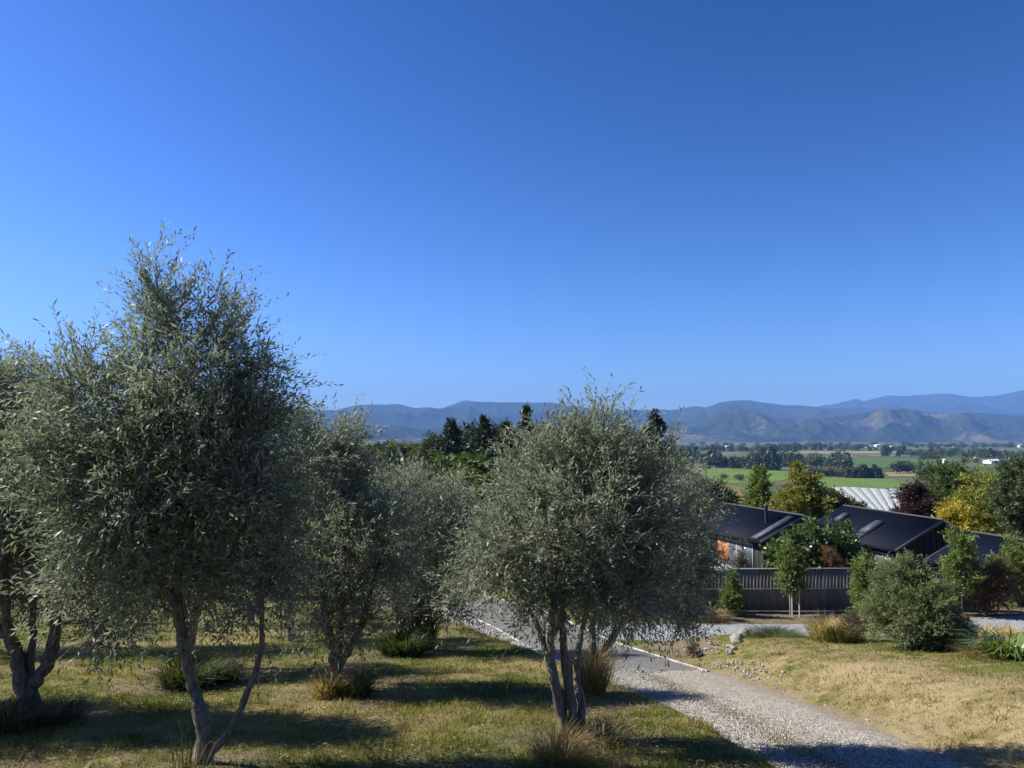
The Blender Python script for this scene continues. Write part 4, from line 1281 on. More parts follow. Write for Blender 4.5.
btree('oak_tree', 'dark green broad tree above the black gable, behind the yellow trees', 946, 461, 66, 84, 'broad_green', 81, clusters=230, bias=-0.02)
btree('plum_tree', 'dark purple leaved tree at the end of the white netting', 911, 484, 42, 74, 'plum', 82, clusters=120)
btree('autumn_tree', 'yellow green broad tree turning gold at the right', 984, 470, 86, 66, 'yellow_green', 83, clusters=240, bias=0.22)
btree('autumn_tree', 'small bright yellow tree just above the black gable end', 950, 500, 40, 60, 'yellow', 84, clusters=110, leaf=0.2)
btree('broadleaf_tree', 'tall green leafy tree at the right edge above the third roof', 1024, 458, 66, 60, 'grey_green', 85, clusters=250)
btree('young_poplar', 'pale green pointed tree above the ridge of the house with the flue', 757, 470, 40, 86, 'light_green', 86, clusters=150, shape='cone')
btree('autumn_tree', 'large yellow green pointed tree between the two house roofs', 799, 465, 70, 78, 'yellow_green', 87, clusters=240, shape='cone', bias=0.05)
btree('brown_tree', 'dull brown green tree right of the large yellow green one', 826, 489, 42, 80, 'brown_green', 88, clusters=170)
btree('broadleaf_tree', 'low green tree peeping over the second roof end', 852, 500, 30, 82, 'broad_green', 94, clusters=80)
btree('broadleaf_tree', 'dark round tree on the slope left of the houses', 691, 474, 32, 92, 'dark_green', 89, clusters=140)
btree('broadleaf_tree', 'dark green tree just left of the first roof', 715, 479, 44, 84, 'broad_green', 90, clusters=190, bias=-0.1)
btree('broadleaf_tree', 'leafy green tree behind the left end of the fence', 694, 510, 40, 62, 'grey_green', 91, clusters=120)
for i, (px, pt) in enumerate([(918, 465), (928, 462), (938, 459), (962, 457), (974, 458), (986, 461), (998, 461)]):
    btree('poplar_tree', 'grey green poplar in the row behind the yellow trees', px, pt, 17, 170 + 4 * i, 'grey_green', 100 + i, clusters=60, shape='cone', leaf=0.5, group='poplars in a row behind the yellow trees', sprigs=10, leaves=6)


# conifers ---------------------------------------------------------------
def conifer(label, px, pyt, d, wpx, seed, open_=0.5, group='dark conifers on the hill behind the olives', bare=0.12, rows=20, mat='pine'):
    rng = np.random.default_rng(seed)
    x = (px - 512) / F * d
    zg = gz1(x, d); H = at(px, pyt, d)[2] - zg
    root = thing('conifer_tree', label, 'conifer', (x, d, zg), 0, group)
    R = wpx * d / F / 2 * 1.75
    tb, cb = MB(), MB()
    tb.tube([(0, 0, -0.5), (0, 0.05, H * 0.5), (0, 0, H * 0.99)], [0.02 * H + 0.05, 0.012 * H, 0.01], 8)
    Ps, Ds = [], []
    for i in range(rows):
        f = bare + (1 - bare) * (i + rng.random()) / rows
        rr = R * (1 - f) ** 0.85 * (0.65 + 0.6 * rng.random())
        nb = rng.integers(5, 9)
        for k in range(nb):
            if rng.random() < open_ * 0.35:
                continue
            a = rng.random() * 2 * PI
            ln = rr * (0.45 + 0.85 * rng.random()) + 0.12
            b0 = np.array([0, 0, H * f])
            d0 = np.array([math.cos(a), math.sin(a), 0.18 + 0.25 * rng.random()])
            e = b0 + d0 * ln
            tb.tube([b0, e], [0.02 + 0.01 * ln, 0.01], 4, cap=False)
            m_ = int(10 + 14 * ln)
            t = rng.random(m_) ** 0.7
            Ps.append(b0 + (e - b0) * t[:, None] + rng.normal(0, 0.10 + 0.06 * ln, (m_, 3)) * np.array([1, 1, 0.6]))
            Ds.append(unit(np.tile(d0, (m_, 1)) * 0.6 + rng.normal(0, 0.6, (m_, 3)) + np.array([0, 0, 0.25])))
    P, D = np.vstack(Ps), np.vstack(Ds)
    n = len(P)
    q = 0.0042 * d
    v, fc = leaf_quads(P, D, rand_unit(n, rng), q * (0.8 + rng.random(n)), q * 0.5 * (0.7 + 0.6 * rng.random(n)))
    cb.add(v, fc, np.repeat(rng.random(n), 4))
    tb.build('trunk', M['bark'], root); cb.build('crown', M[mat], root)
    return root


conifer('tall open pine with bare lower trunk, leftmost of the dark conifers', 451, 420, 118, 34, 121, 0.7, rows=22)
conifer('dense dark conifer second from the left on the skyline', 484, 417, 122, 32, 122, 0.3, rows=24)
conifer('dark conifer clump between the two tallest skyline conifers', 505, 424, 126, 30, 123, 0.3, rows=20)
conifer('narrow conifer with the highest tip behind the middle olive', 526, 406, 125, 24, 124, 0.4, rows=24)
conifer('short dark conifer right of the highest tip', 545, 424, 128, 26, 125, 0.3, rows=18)
conifer('dark conifer hidden behind the wispy olive top', 575, 428, 130, 26, 126, 0.3, rows=18)
conifer('pointed conifer standing alone right of the middle olive', 655, 412, 118, 38, 127, 0.35, rows=26)
btree('dark_tree', 'round dark tree at the right shoulder of the middle olive', 624, 424, 38, 120, 'dark_green', 128, clusters=150, leaf=0.42, group='dark conifers on the hill behind the olives', bias=-0.15)
btree('dark_tree', 'dark leafy tree left of the lone pointed conifer', 640, 434, 30, 122, 'dark_green', 129, clusters=110, leaf=0.42, group='dark conifers on the hill behind the olives', bias=-0.1)
btree('dark_tree', 'low dark tree right of the lone pointed conifer', 676, 446, 26, 124, 'dark_green', 130, clusters=100, leaf=0.42, group='dark conifers on the hill behind the olives', bias=-0.1)

for i, (px, pt, w_, d) in enumerate([(436, 434, 48, 122), (467, 420, 56, 128), (503, 422, 58, 130), (516, 452, 40, 110), (548, 421, 58, 132), (590, 423, 58, 132), (470, 462, 44, 100)]):
    btree('dark_tree', ['low dark tree left of the tall open pine', 'dark bushy tree filling between the two left conifers', 'dark bushy tree below the middle conifer clump', 'low dark tree in front of the highest conifer', 'dark bushy tree right of the highest conifer', 'dark bushy tree hidden behind the middle olive', 'low dark tree at the foot of the open pine'][i], px, pt, w_ * 1.25, d, ['dark_green', 'pine', 'dark_green', 'pine', 'dark_green', 'pine', 'dark_green'][i], 300 + i, clusters=110, leaf=0.42, group='dark conifers on the hill behind the olives')

# mixed autumn wood on the left hill
protos = []
for i, mt in enumerate(['broad_green', 'dark_green', 'yellow_green', 'orange_leaf', 'brown_green', 'grey_green', 'pine']):
    r_ = np.random.default_rng(140 + i)
    H = 9.0
    lumps = [(0, 0, 4.6, 2.6, 2.6, 3.4, 6)] + [(2.0 * math.cos(q * 1.1), 2.0 * math.sin(q * 1.1), 3 + 4 * r_.random(), 1.5, 1.5, 1.5, 2) for q in range(6)]
    word = {'broad_green': 'green', 'dark_green': 'dark green', 'yellow_green': 'yellow green', 'orange_leaf': 'orange', 'brown_green': 'brownish', 'grey_green': 'grey green', 'pine': 'blackish green'}[mt]
    p = make_plant('wood_tree', word + ' round tree in the autumn wood on the left hill', 'tree', (0, 0, -300), lumps, [([(0, 0, -0.5), (0, 0.1, 2), (0.2, 0, 4), (0, 0, 7)], (0.3, 0.25, 0.18, 0.05))], 140 + i, 60, 9, 6, 0.75, 0.45, 1.3,
                   M[mt], M['bark'], 'trees of the autumn wood on the left hill', 0.8, 0.35, 0.05, 0.02, 0.02)
    protos.append(p)
used = [False] * len(protos)


def put(i, x, y, s, rz):
    loc = (x, y, gz1(x, y) - 0.2)
    sc = (s * (0.85 + 0.3 * random.random()), s * (0.85 + 0.3 * random.random()), s)
    if not used[i]:
        used[i] = True
        p = protos[i]; p.location = loc; p.rotation_euler = (0, 0, rz); p.scale = sc
        return p
    return copy_tree(protos[i], loc, rz, sc)


for k in range(170):
    t = random.random()
    d = 115 + 200 * t
    px = 270 + 310 * random.random() if k % 3 == 0 else 365 + 85 * random.random()
    i = random.choices(range(7), [5, 5, 3.5, 1.1, 2, 3, 2])[0]
    x = (px - 512) / F * d
    zt = at(px, 440 + 26 * (1 - t) + random.random() * 6, d)[2]
    h = zt - gz1(x, d)
    if h < 2.5:
        continue
    put(i, x, d, min(h, 13) / 8.2, random.random() * 6.28)

for k in range(22):
    d = 62 + 45 * random.random()
    px = 372 + 190 * random.random()
    x = (px - 512) / F * d
    h = at(px, 458 + 24 * random.random(), d)[2] - gz1(x, d)
    if h > 2:
        put(random.choice([0, 1, 1, 5, 6]), x, d, min(h, 8) / 8.2, random.random() * 6.28)

# fallen leaves and twigs under the olives
n = 26000
r = 5.2 * (16 / 5.2) ** RNG.random(n); a = np.radians((RNG.random(n) - 0.62) * 56)
x, y = r * np.sin(a), r * np.cos(a)
lt, _ = lateral(x, y, ROAD, ROAD_N)
ok = (lt < -2.0) & (fbm(x, y, 1.3, 4, 21) + 0.25 * RNG.random(n) > 0.58)
x, y = x[ok], y[ok]; n = len(x)
P = np.stack([x, y, gz(x, y) + 0.012 + 0.02 * RNG.random(n)], 1)
D = unit(np.stack([RNG.normal(size=n), RNG.normal(size=n), 0.12 * RNG.normal(size=n)], 1))
v, f = leaf_quads(P, D, unit(np.stack([0.3 * RNG.normal(size=n), 0.3 * RNG.normal(size=n), np.ones(n)], 1)), 0.04 + 0.03 * RNG.random(n), 0.012 + 0.006 * RNG.random(n))
mb = MB(); mb.add(v, f, np.repeat(RNG.random(n), 4))
M['litter'] = leafmat('fallen_leaf', [(0, (0.06, 0.045, 0.03)), (0.6, (0.16, 0.12, 0.075)), (1, (0.34, 0.28, 0.2))], 0.1, 0.7, 0.2)
tag(mb.build('leaf_litter', M['litter']), 'dry fallen olive leaves lying under the trees', kind='stuff')

# ------------------------------------------------------------------ valley
VZ = FLAT + -37.5
ROWM = {}


def field(name, pxs, mat, label, lift=0.25):
    P = [on_z(px, py, VZ + lift) for px, py in pxs]
    mb = MB(); mb.add(P, [list(range(len(P)))])
    o = mb.build(name, mat)
    return tag(o, label, kind='structure')


def fieldmat(name, c, var=0.25, rows=None, rot=0.0):
    m, nt, b, N, L = newmat(name)
    n = tex_noise(nt, 0.02, 6, 0.65)
    col = ramp(nt, n, [(0.3, tuple(x * (1 - var) for x in c)), (0.7, tuple(x * (1 + var) for x in c))])
    if rows:
        tc = N.new('ShaderNodeTexCoord'); mp = N.new('ShaderNodeMapping'); mp.inputs['Rotation'].default_value = (0, 0, rot)
        L.new(tc.outputs['Object'], mp.inputs['Vector'])
        w = N.new('ShaderNodeTexWave'); w.inputs['Scale'].default_value = rows; w.inputs['Distortion'].default_value = 0.6
        L.new(mp.outputs['Vector'], w.inputs['Vector'])
        col = mixc(nt, 0.5, col, ramp(nt, w.outputs['Fac'], [(0.2, (0.6, 0.6, 0.6)), (0.8, (1.2, 1.2, 1.2))]), 'MULTIPLY')
    L.new(col, b.inputs['Base Color']); b.inputs['Roughness'].default_value = 1.0; b.inputs['Specular IOR Level'].default_value = 0.05
    return m


FG = fieldmat('lush_pasture', (0.115, 0.175, 0.040))
FG2 = fieldmat('orchard_rows', (0.085, 0.130, 0.040), 0.2, 0.06, 0.4)
FT = fieldmat('dry_pasture', (0.26, 0.215, 0.115))
FD = fieldmat('dark_orchard', (0.055, 0.085, 0.032), 0.25, 0.06, 0.4)
field('field', [(700, 468.5), (790, 468.5), (800, 479.5), (716, 484)], FG, 'bright green pasture left of the large yellow green tree', 0.3)
field('field', [(806, 477.2), (885, 477.0), (925, 488.2), (825, 488.2)], FG, 'bright green pasture strip just behind the white netting', 0.3)
field('field', [(842, 458.2), (938, 458.2), (946, 467), (846, 468)], FG2, 'green orchard block beyond the row of hedge conifers', 0.35)
field('field', [(760, 451.2), (905, 451.2), (908, 453.4), (760, 453.4)], FT, 'pale dry field strip far out on the plain', 0.4)
field('field', [(912, 451.6), (1030, 451.8), (1034, 456.5), (914, 456)], FD, 'dark orchard block on the far right of the plain', 0.4)
field('field', [(884, 472.5), (912, 471), (920, 476.3), (890, 476.3)], FT, 'small bare brown paddock right of the hedge conifers', 0.4)
field('field', [(905, 468), (1040, 468), (1050, 478), (915, 478)], FD, 'dark orchard behind the poplar row', 0.32)

# white crop netting over an orchard
m, nt, b, N, L = newmat('white_crop_net')
nn = tex_noise(nt, 0.25, 4, 0.6)
L.new(ramp(nt, nn, [(0.3, (0.27, 0.295, 0.27)), (0.7, (0.37, 0.39, 0.36))]), b.inputs['Base Color']); b.inputs['Roughness'].default_value = 0.9
M['net'] = m


def netting():
    zz = VZ + 4.5
    p00, p10, p11, p01 = on_z(868, 514, zz), on_z(912, 517, zz), on_z(908, 488.8, zz), on_z(832, 486.8, zz)
    p00[2] = p10[2] = p11[2] = p01[2] = 0
    base = np.array([p00[0], p00[1], VZ])
    root = thing('netted_orchard', 'orchard rows covered by long white crop nets in the valley', 'crop netting', base)
    nrow = 8
    nu = 30
    for r in range(nrow):
        mb = MB()
        a0, a1 = (r + 0.006) / nrow, (r + 0.994) / nrow
        prof = [(0.0, 4.22), (0.025, 4.37), (0.5, 4.43), (0.975, 4.37), (1.0, 4.22)]
        V = []
        for i in range(nu + 1):
            t = i / nu
            for f, h in prof:
                a = a0 + (a1 - a0) * f
                q = (p00 * (1 - a) + p10 * a) * (1 - t) + (p01 * (1 - a) + p11 * a) * t
                V.append((q[0] - base[0], q[1] - base[1], h + 0.35 * math.sin(i * 2.1 + r) * (h > 2)))
        i = np.arange(nu)[:, None] * 5; j = np.arange(4)[None, :]
        mb.add(V, np.stack([i + j, i + j + 1, i + 5 + j + 1, i + 5 + j], -1).reshape(-1, 4))
        mb.build('net_row', M['net'], root)
    mb = MB()
    for r in range(nrow + 1):
        a = r / nrow
        for t in np.linspace(0, 1, 12):
            q = (p00 * (1 - a) + p10 * a) * (1 - t) + (p01 * (1 - a) + p11 * a) * t - base
            mb.box((q[0], q[1], 1.9), (0.18, 0.18, 3.8))
    mb.build('net_posts', M['bark'], root)


netting()

# valley trees: a few low meshes copied
vprotos = []
for i, (mt, kind) in enumerate([('dark_green', 'r'), ('grey_green', 'r'), ('dark_green', 'c'), ('pine', 'c'), ('yellow_green', 'r'), ('brown_green', 'r')]):
    rng = np.random.default_rng(200 + i)
    n = 420
    mb = MB()
    d = rand_unit(n, rng)
    if kind == 'r':
        P = d * (rng.random(n) ** 0.4)[:, None] * np.array([0.42, 0.42, 0.40]) * (0.75 + 0.5 * rng.random((n, 1))) + np.array([0, 0, 0.52])
    else:
        hh = rng.random(n) ** 1.3
        a = rng.random(n) * 6.28
        rr = 0.26 * (1 - hh) ** 0.7 * (0.5 + 0.6 * rng.random(n)) + 0.02
        P = np.stack([rr * np.cos(a), rr * np.sin(a), 0.06 + hh * 0.92], 1)
    v, f = leaf_quads(P, rand_unit(n, rng), rand_unit(n, rng), 0.12 * (0.7 + 0.7 * rng.random(n)), 0.09 * np.ones(n))
    root = thing('valley_tree', 'x', 'tree', (0, 0, -300))
    mb.add(v, f, np.repeat(rng.random(n), 4)); mb.build('crown', M[mt], root)
    tb = MB(); tb.tube([(0, 0, -0.05), (0, 0, 0.6)], [0.03, 0.01], 6); tb.build('trunk', M['bark'], root)
    vprotos.append(root)
vused = [0] * len(vprotos)


def vtree(i, px, pyb, hpx, label, group, wide=1.0):
    b = on_z(px, pyb, VZ)
    h = hpx * b[1] / F
    sc = (h * wide, h * wide, h)
    b[2] = gz1(b[0], b[1]) - 0.3
    if not vused[i]:
        vused[i] = 1
        o = vprotos[i]; o.location = b; o.scale = sc; o['label'] = label
    else:
        o = copy_tree(vprotos[i], b, random.random() * 6.28, sc, label)
    o['group'] = group
    return o


def belt(x0, x1, yb0, yb1, h, n, kinds, label, group, wide=1.0, jit=1.2):
    for k in range(n):
        t = (k + random.random() * 0.8) / n
        vtree(random.choice(kinds), x0 + (x1 - x0) * t, yb0 + (yb1 - yb0) * t + (random.random() - 0.5) * jit, h * (0.7 + 0.5 * random.random()), label, group, wide * (0.85 + 0.4 * random.random()))


belt(660, 716, 462, 464, 15, 15, [0, 1, 0, 2], 'dark tree in the loose grove left of the bright pasture', 'grove left of the bright pasture', 1.1, 3)
belt(706, 760, 468, 468.5, 13, 13, [0, 1, 2], 'dark tree in the belt behind the bright left pasture', 'belt behind the left pasture', 1.0, 1.5)
belt(752, 774, 469.5, 470, 20, 7, [2, 3, 0], 'tall dark conifer clump standing above the belts in the middle of the plain', 'tall clump in mid plain', 1.2, 1)
belt(772, 852, 467.5, 468.5, 15, 20, [0, 1, 0, 2], 'dark tree in the broad grove in the middle of the plain', 'broad grove in mid plain', 1.1, 3)
belt(804, 846, 477, 477.5, 9, 10, [5, 1, 4, 5], 'low brownish tree in the hedge behind the green strip', 'low hedge behind the green strip', 1.1, 0.6)
belt(826, 842, 476, 476, 9.5, 4, [4], 'yellow autumn tree in the hedge behind the green strip', 'yellow trees in the hedge', 1.0, 0.6)
belt(846, 882, 478, 478.5, 12, 12, [2, 2, 3], 'trimmed conifer in the dense hedge row behind the green strip', 'conifer hedge row', 1.2, 0.3)
belt(894, 914, 473, 473, 12, 4, [5, 0], 'round brown tree on the bare paddock', 'round trees on the bare paddock', 1.2, 1)
belt(700, 800, 452, 452.5, 7, 22, [0, 1, 2], 'distant tree in the shelterbelt across the far plain', 'far shelterbelts', 1.3, 2)
belt(640, 720, 449, 450, 5, 16, [0, 1], 'distant tree in the shelterbelt across the far plain', 'far shelterbelts', 1.6, 2)
belt(770, 870, 448, 449, 5.5, 22, [0, 1, 2], 'distant tree in the shelterbelt across the far plain', 'far shelterbelts', 1.6, 2)
belt(884, 888, 456, 456, 11, 2, [0, 2], 'tall lone tree beside the pale dry strip', 'lone trees beside the dry strip', 1.1, 0)
belt(896, 985, 455.5, 456.5, 8.5, 24, [0, 1, 1, 2], 'distant tree in the right hand shelterbelt of the plain', 'right far shelterbelt', 1.2, 2.5)
belt(920, 940, 460, 460, 7, 5, [0, 1], 'small tree beside the white shed in the plain', 'trees by the white shed', 1.1, 0.8)
belt(980, 1040, 459, 460, 9, 13, [0, 1, 2], 'distant tree among the packhouses at the right', 'trees by the packhouses', 1.2, 3)
belt(900, 1040, 447.5, 448, 4, 26, [0, 1], 'distant tree in the shelterbelt across the far plain', 'far shelterbelts', 1.8, 1.6)
belt(690, 1040, 445.6, 445.9, 3.4, 34, [0, 1], 'tiny tree among the town buildings below the hills', 'trees in the far town strip', 2.0, 1.6)
belt(760, 905, 450.2, 450.6, 5, 18, [0, 1, 2], 'distant tree in the shelterbelt across the far plain', 'far shelterbelts', 1.5, 0.8)
for (px, pb, hp) in [(724, 479, 6), (739.5, 481, 8), (762, 474, 5)]:
    vtree(1, px, pb, hp, 'lone rounded bush on the bright left pasture', 'bushes on the left pasture', 1.6)

# sheds and packhouses on the plain
M['shedw'] = plain('white_shed_wall', (0.75, 0.75, 0.73), 0.6, 0.06, 0.2)
M['shedr'] = plain('pale_shed_roof', (0.62, 0.64, 0.66), 0.45, 0.08, 0.2)
M['shedd'] = plain('dark_shed_opening', (0.05, 0.05, 0.055), 0.7, 0.1, 0.3)


def shed(px, pyb, wpx, hpx, label, group='pale sheds and packhouses on the plain', rz=0.15):
    b = on_z(px, pyb, VZ); k = b[1] / F
    b[2] = gz1(b[0], b[1])
    w, h = wpx * k, hpx * k
    dp = w * 0.5
    root = thing('packing_shed', label, 'shed', b, rz, group)
    mb = MB()
    e = h * 0.7
    V = [(-w / 2, -dp / 2, -0.5), (w / 2, -dp / 2, -0.5), (w / 2, dp / 2, -0.5), (-w / 2, dp / 2, -0.5), (-w / 2, -dp / 2, e), (w / 2, -dp / 2, e), (w / 2, dp / 2, e), (-w / 2, dp / 2, e), (-w / 2, 0, h * 0.97), (w / 2, 0, h * 0.97)]
    mb.add(V, [[0, 1, 5, 4], [2, 3, 7, 6]]); mb.add(V, [[1, 2, 6, 9, 5], [3, 0, 4, 8, 7]])
    mb.build('wall', M['shedw'], root)
    mb = MB()
    ex = w * 0.52; ey = dp * 0.54
    for s in (-1, 1):
        mb.hexa([(-ex, 0, h * 0.975), (ex, 0, h * 0.975), (ex, s * ey, e * 0.98), (-ex, s * ey, e * 0.98), (-ex, 0, h), (ex, 0, h), (ex, s * ey, e * 1.03), (-ex, s * ey, e * 1.03)])
    mb.build('roof', M['shedr'], root)
    mb = MB()
    for q in (-0.25, 0.2):
        mb.box((q * w, -dp / 2 - 0.1, e * 0.35), (w * 0.14, 0.15, e * 0.7))
    mb.build('door', M['shedd'], root)


shed(997, 463.5, 22, 4.2, 'long white packhouse, largest on the right of the plain')
shed(945, 463, 4, 4, 'small white shed above the dark broad tree')
shed(1012, 457, 14, 3, 'white packhouse behind the largest one')
shed(976, 459.5, 5, 2.5, 'tiny pale shed left of the large packhouse')
shed(992, 456, 9, 2.5, 'pale shed farther back than the large packhouse')
for i, px in enumerate([706, 716, 727, 835, 868, 877, 890, 955, 1000, 1022]):
    shed(px + random.random() * 3, 446.6 + random.random() * 1.4, 4 + 7 * random.random(), 1.6 + random.random(), 'distant pale building in the town strip at the foot of the hills', 'distant town buildings', random.random())
shed(713, 462.5, 7, 3, 'pale farmhouse roof at the left edge of the plain')

# ------------------------------------------------------------------ mountains
def ridge_profile(pts):
    xs = np.array([p[0] for p in pts], float); ys = np.array([p[1] for p in pts], float)
    return lambda px: np.interp(px, xs, ys)


def ridged(x, y, s, n, o):
    r, a, t = 0, 0.5, 0
    for i in range(n):
        v = 1 - np.abs(2 * vnoise(x, y, s / 2.05 ** i, o + 3 * i) - 1)
        r = r + a * v * v
        t += a
        a *= 0.5
    return r / t


def mountain(name, label, prof, r0, rc, r1, zbase, seed, mat, amp=0.25, apx=(-60, 1084), rough=1600, foot=1.0):
    px = np.arange(apx[0], apx[1], 1.5)
    ta = (px - 512) / F
    dd = np.concatenate([np.linspace(r0, rc, 110), np.linspace(rc, r1, 14)[1:]])
    T, D = np.meshgrid(ta, dd)
    PX = np.broadcast_to(px, T.shape)
    x, y = T * D, D
    pk = np.array([at(512, yy, 1.0)[2] for yy in prof(px) + 1.7 * (fbm(px, px * 0, 13, 3, seed) - 0.5)])       # slope of the skyline
    ztop = np.broadcast_to(pk * rc - zbase, T.shape)
    u = (D - r0) / (rc - r0)
    up = np.clip(u, 0, 1)
    rise = np.where(u <= 1, up ** 1.15, np.maximum(0, 1 - (u - 1) * 3.0))
    rd = ridged(x, y, rough, 5, seed)
    nz = (rd - 0.42) * amp * 2.2 * np.sin(np.clip(up, 0, 1) * PI) ** 0.8 + (fbm(x, y, 420, 3, seed + 2) - 0.5) * 0.05 * (up > 0.02)
    z = zbase - 8 + ztop * np.clip(rise + nz, -0.02, 2) * np.where(u <= 1, sstep(0, 0.06, up), 1)
    # keep intermediate knolls below the skyline
    lim = zbase + ztop * (D / rc) * (0.985 + 0.03 * (vnoise(PX * 1.0, D * 0, 9, seed) - 0.5))
    z = np.minimum(z, np.where(u < 0.995, lim, z))
    nr, nc = T.shape
    V = np.stack([x, y, z], -1).reshape(-1, 3)
    i = np.arange(nr - 1)[:, None] * nc; j = np.arange(nc - 1)[None, :]
    q = np.stack([i + j, i + j + 1, i + nc + j + 1, i + nc + j], -1).reshape(-1, 4)
    mb = MB(); mb.add(V, q, np.clip(up, 0, 1).ravel())
    return tag(mb.build(name, mat, smooth=True), label, kind='structure')


def hillmat(name, pasture, forest, tan, cut0, cut1, scale):
    m, nt, b, N, L = newmat(name)
    n1 = tex_noise(nt, scale, 5, 0.6)
    n2 = tex_noise(nt, scale * 3.1, 5, 0.65)
    n3 = tex_noise(nt, scale * 14, 5, 0.7)
    up = attr(nt, 'shade')
    open_ = mixc(nt, ramp(nt, n2, [(0.38, (0, 0, 0)), (0.55, (1, 1, 1))]), pasture, tan)
    f = mathn(nt, 'ADD', n1, mathn(nt, 'MULTIPLY', mathn(nt, 'SUBTRACT', n3, 0.5), 0.45))
    f = mathn(nt, 'ADD', f, mathn(nt, 'MULTIPLY', up, 0.06))
    msk = ramp(nt, f, [(cut0, (0, 0, 0)), (cut1, (1, 1, 1))])
    fo = mixc(nt, 0.6, forest, ramp(nt, n3, [(0.3, (0.6, 0.6, 0.6)), (0.7, (1.4, 1.4, 1.4))]), 'MULTIPLY')
    L.new(mixc(nt, msk, open_, fo), b.inputs['Base Color'])
    b.inputs['Roughness'].default_value = 1.0; b.inputs['Specular IOR Level'].default_value = 0.0
    return m


HM1 = hillmat('foothill_cover', (0.075, 0.085, 0.040), (0.026, 0.038, 0.022), (0.155, 0.130, 0.085), 0.38, 0.50, 0.0011)
HM2 = hillmat('mountain_cover', (0.06, 0.07, 0.035), (0.028, 0.042, 0.026), (0.22, 0.18, 0.11), 0.28, 0.38, 0.0009)
front = ridge_profile([(-60, 428), (300, 427), (345, 428), (380, 423), (420, 428), (470, 424), (520, 428), (560, 424), (620, 427), (660, 424), (690, 422), (720, 413), (752, 411), (775, 417), (800, 419), (840, 416), (880, 409), (905, 408), (940, 413), (980, 412), (1024, 416), (1090, 414)])
midr = ridge_profile([(-60, 420), (250, 412), (300, 409), (335, 410), (356, 405), (375, 404), (400, 404), (415, 408), (432, 407), (441, 408), (460, 404), (475, 401), (500, 402), (525, 402), (548, 402), (575, 406), (600, 409), (640, 410), (680, 409), (694, 406), (705, 407), (720, 402), (738, 399.5), (752, 401), (775, 404), (800, 406), (830, 408), (860, 407), (900, 411), (960, 413), (1090, 412)])
backr = ridge_profile([(-60, 425), (300, 420), (440, 409), (452, 404), (466, 399.5), (474, 401), (490, 405), (560, 412), (650, 412), (760, 409), (768, 402), (790, 405), (815, 407), (838, 403), (850, 400), (857, 398), (864, 401), (875, 398), (888, 395), (905, 396), (925, 394), (955, 394), (975, 397), (993, 396), (1008, 393), (1024, 390), (1090, 386)])
mountain('foothills', 'nearer foothills with tan spurs across the valley', front, 6400, 9200, 10400, VZ, 3, HM1, 0.55, rough=900)
mountain('mountains', 'blue forested mountain range behind the foothills', midr, 9300, 13200, 14600, VZ, 11, HM2, 0.42, rough=1500)
mountain('mountains', 'farthest high blue range on the skyline', backr, 13800, 17200, 18500, VZ, 23, HM2, 0.30, rough=2000)

# ------------------------------------------------------------------ air
HZ_D = 6.2e-5
mb = MB()
mb.box((0, 9200, 540), (34000, 19800, 1180))
m = bpy.data.materials.new('valley_air'); m.use_nodes = True
nt = m.node_tree; nt.nodes.clear()
out = nt.nodes.new('ShaderNodeOutputMaterial'); pv = nt.nodes.new('ShaderNodeVolumePrincipled')
pv.inputs['Color'].default_value = (0.24, 0.48, 1.0, 1)
pv.inputs['Density'].default_value = HZ_D
pv.inputs['Anisotropy'].default_value = 0.0
nt.links.new(pv.outputs['Volume'], out.inputs['Volume'])
tag(mb.build('haze', m), 'thin blue haze filling the valley', kind='stuff')

# ------------------------------------------------------------------ light, sky, camera
SUN_EL, SUN_AZ = math.radians(40), math.radians(-77)      # azimuth from +Y, negative = left
sd = Vector((math.sin(SUN_AZ) * math.cos(SUN_EL), math.cos(SUN_AZ) * math.cos(SUN_EL), math.sin(SUN_EL)))
sun = bpy.data.lights.new('sun', 'SUN'); sun.energy = 4.8; sun.angle = math.radians(0.5); sun.color = (1.0, 0.94, 0.84)
so = bpy.data.objects.new('sun', sun); COL.objects.link(so)
so.rotation_euler = sd.to_track_quat('Z', 'Y').to_euler()
so.location = (-20, 5, 30)

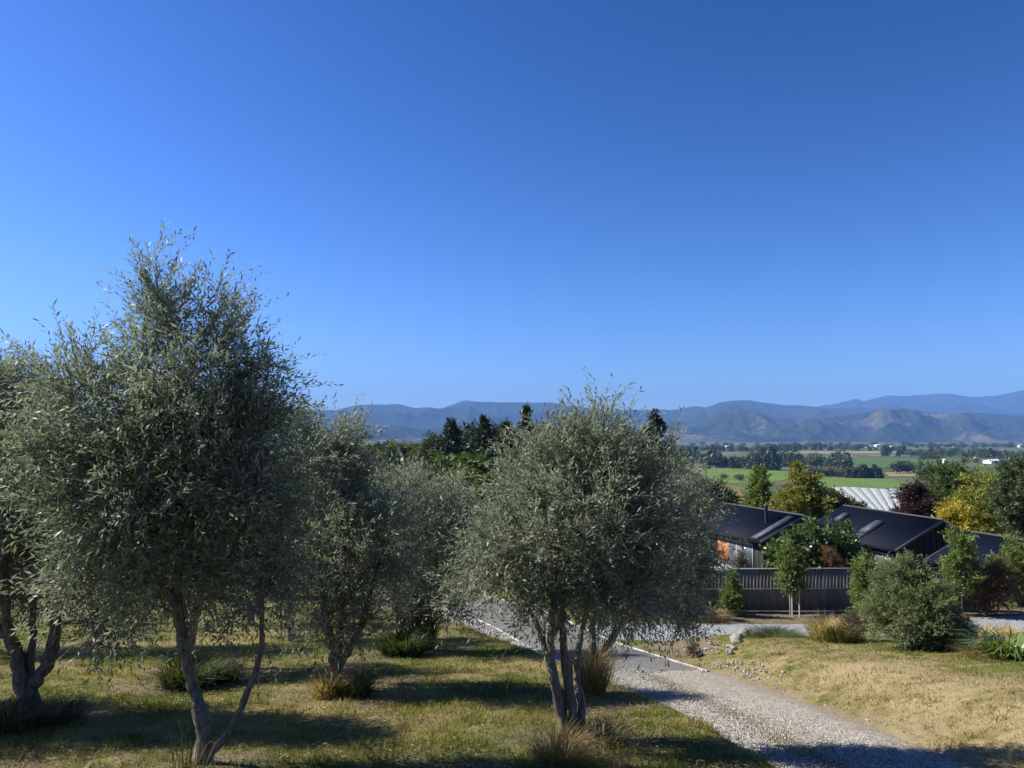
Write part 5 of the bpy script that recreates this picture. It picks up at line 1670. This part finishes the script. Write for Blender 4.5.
SKYK = 0.202
w = bpy.data.worlds.new('World'); scene.world = w; w.use_nodes = True
nt = w.node_tree; bg = nt.nodes['Background']
sky = nt.nodes.new('ShaderNodeTexSky'); sky.sky_type = 'NISHITA'; sky.sun_disc = False
sky.sun_elevation = SUN_EL; sky.sun_rotation = SUN_AZ % (2 * PI)
sky.altitude = 100; sky.air_density = 1.0; sky.dust_density = 0.4; sky.ozone_density = 3.0
gm = nt.nodes.new('ShaderNodeGamma'); gm.inputs['Gamma'].default_value = 1.95          # deep autumn blue
nt.links.new(sky.outputs[0], gm.inputs['Color'])
mu = nt.nodes.new('ShaderNodeMix'); mu.data_type = 'RGBA'; mu.blend_type = 'MULTIPLY'
mu.inputs['Factor'].default_value = 1.0; mu.inputs[7].default_value = (SKYK * 0.90, SKYK, SKYK * 1.13, 1)
nt.links.new(gm.outputs[0], mu.inputs[6])
den = nt.nodes.new('ShaderNodeVectorMath'); den.operation = 'MULTIPLY_ADD'            # soft shoulder on the brightest sky
den.inputs[1].default_value = (0.115, 0.072, 0.018); den.inputs[2].default_value = (1, 1, 1)
nt.links.new(mu.outputs[2], den.inputs[0])
dv_ = nt.nodes.new('ShaderNodeVectorMath'); dv_.operation = 'DIVIDE'
nt.links.new(mu.outputs[2], dv_.inputs[0]); nt.links.new(den.outputs[0], dv_.inputs[1])
sb = nt.nodes.new('ShaderNodeVectorMath'); sb.operation = 'SUBTRACT'; sb.inputs[1].default_value = (0.105, 0.03, 0.0)
nt.links.new(dv_.outputs[0], sb.inputs[0])
mxv = nt.nodes.new('ShaderNodeVectorMath'); mxv.operation = 'MAXIMUM'; mxv.inputs[1].default_value = (0.02, 0.02, 0.02)
nt.links.new(sb.outputs[0], mxv.inputs[0])
nt.links.new(mxv.outputs[0], bg.inputs['Color'])
bg.inputs['Strength'].default_value = 0.08

cam = bpy.data.cameras.new('camera'); co = bpy.data.objects.new('camera', cam); COL.objects.link(co)
cam.sensor_width = 36; cam.lens = F / 1024 * 36
cam.clip_start = 0.05; cam.clip_end = 60000
co.location = (0, 0, 0); co.rotation_euler = (PI / 2 + PITCH, 0, 0)
scene.camera = co

vs = scene.view_settings
vs.view_transform = 'Standard'; vs.look = 'None'; vs.gamma = 1.0; vs.exposure = 0.98; vs.use_curve_mapping = False
cy = scene.cycles
cy.use_denoising = True
cy.max_bounces = 8; cy.diffuse_bounces = 5; cy.glossy_bounces = 2; cy.transmission_bounces = 3; cy.volume_bounces = 0; cy.transparent_max_bounces = 4
cy.caustics_reflective = False; cy.caustics_refractive = False
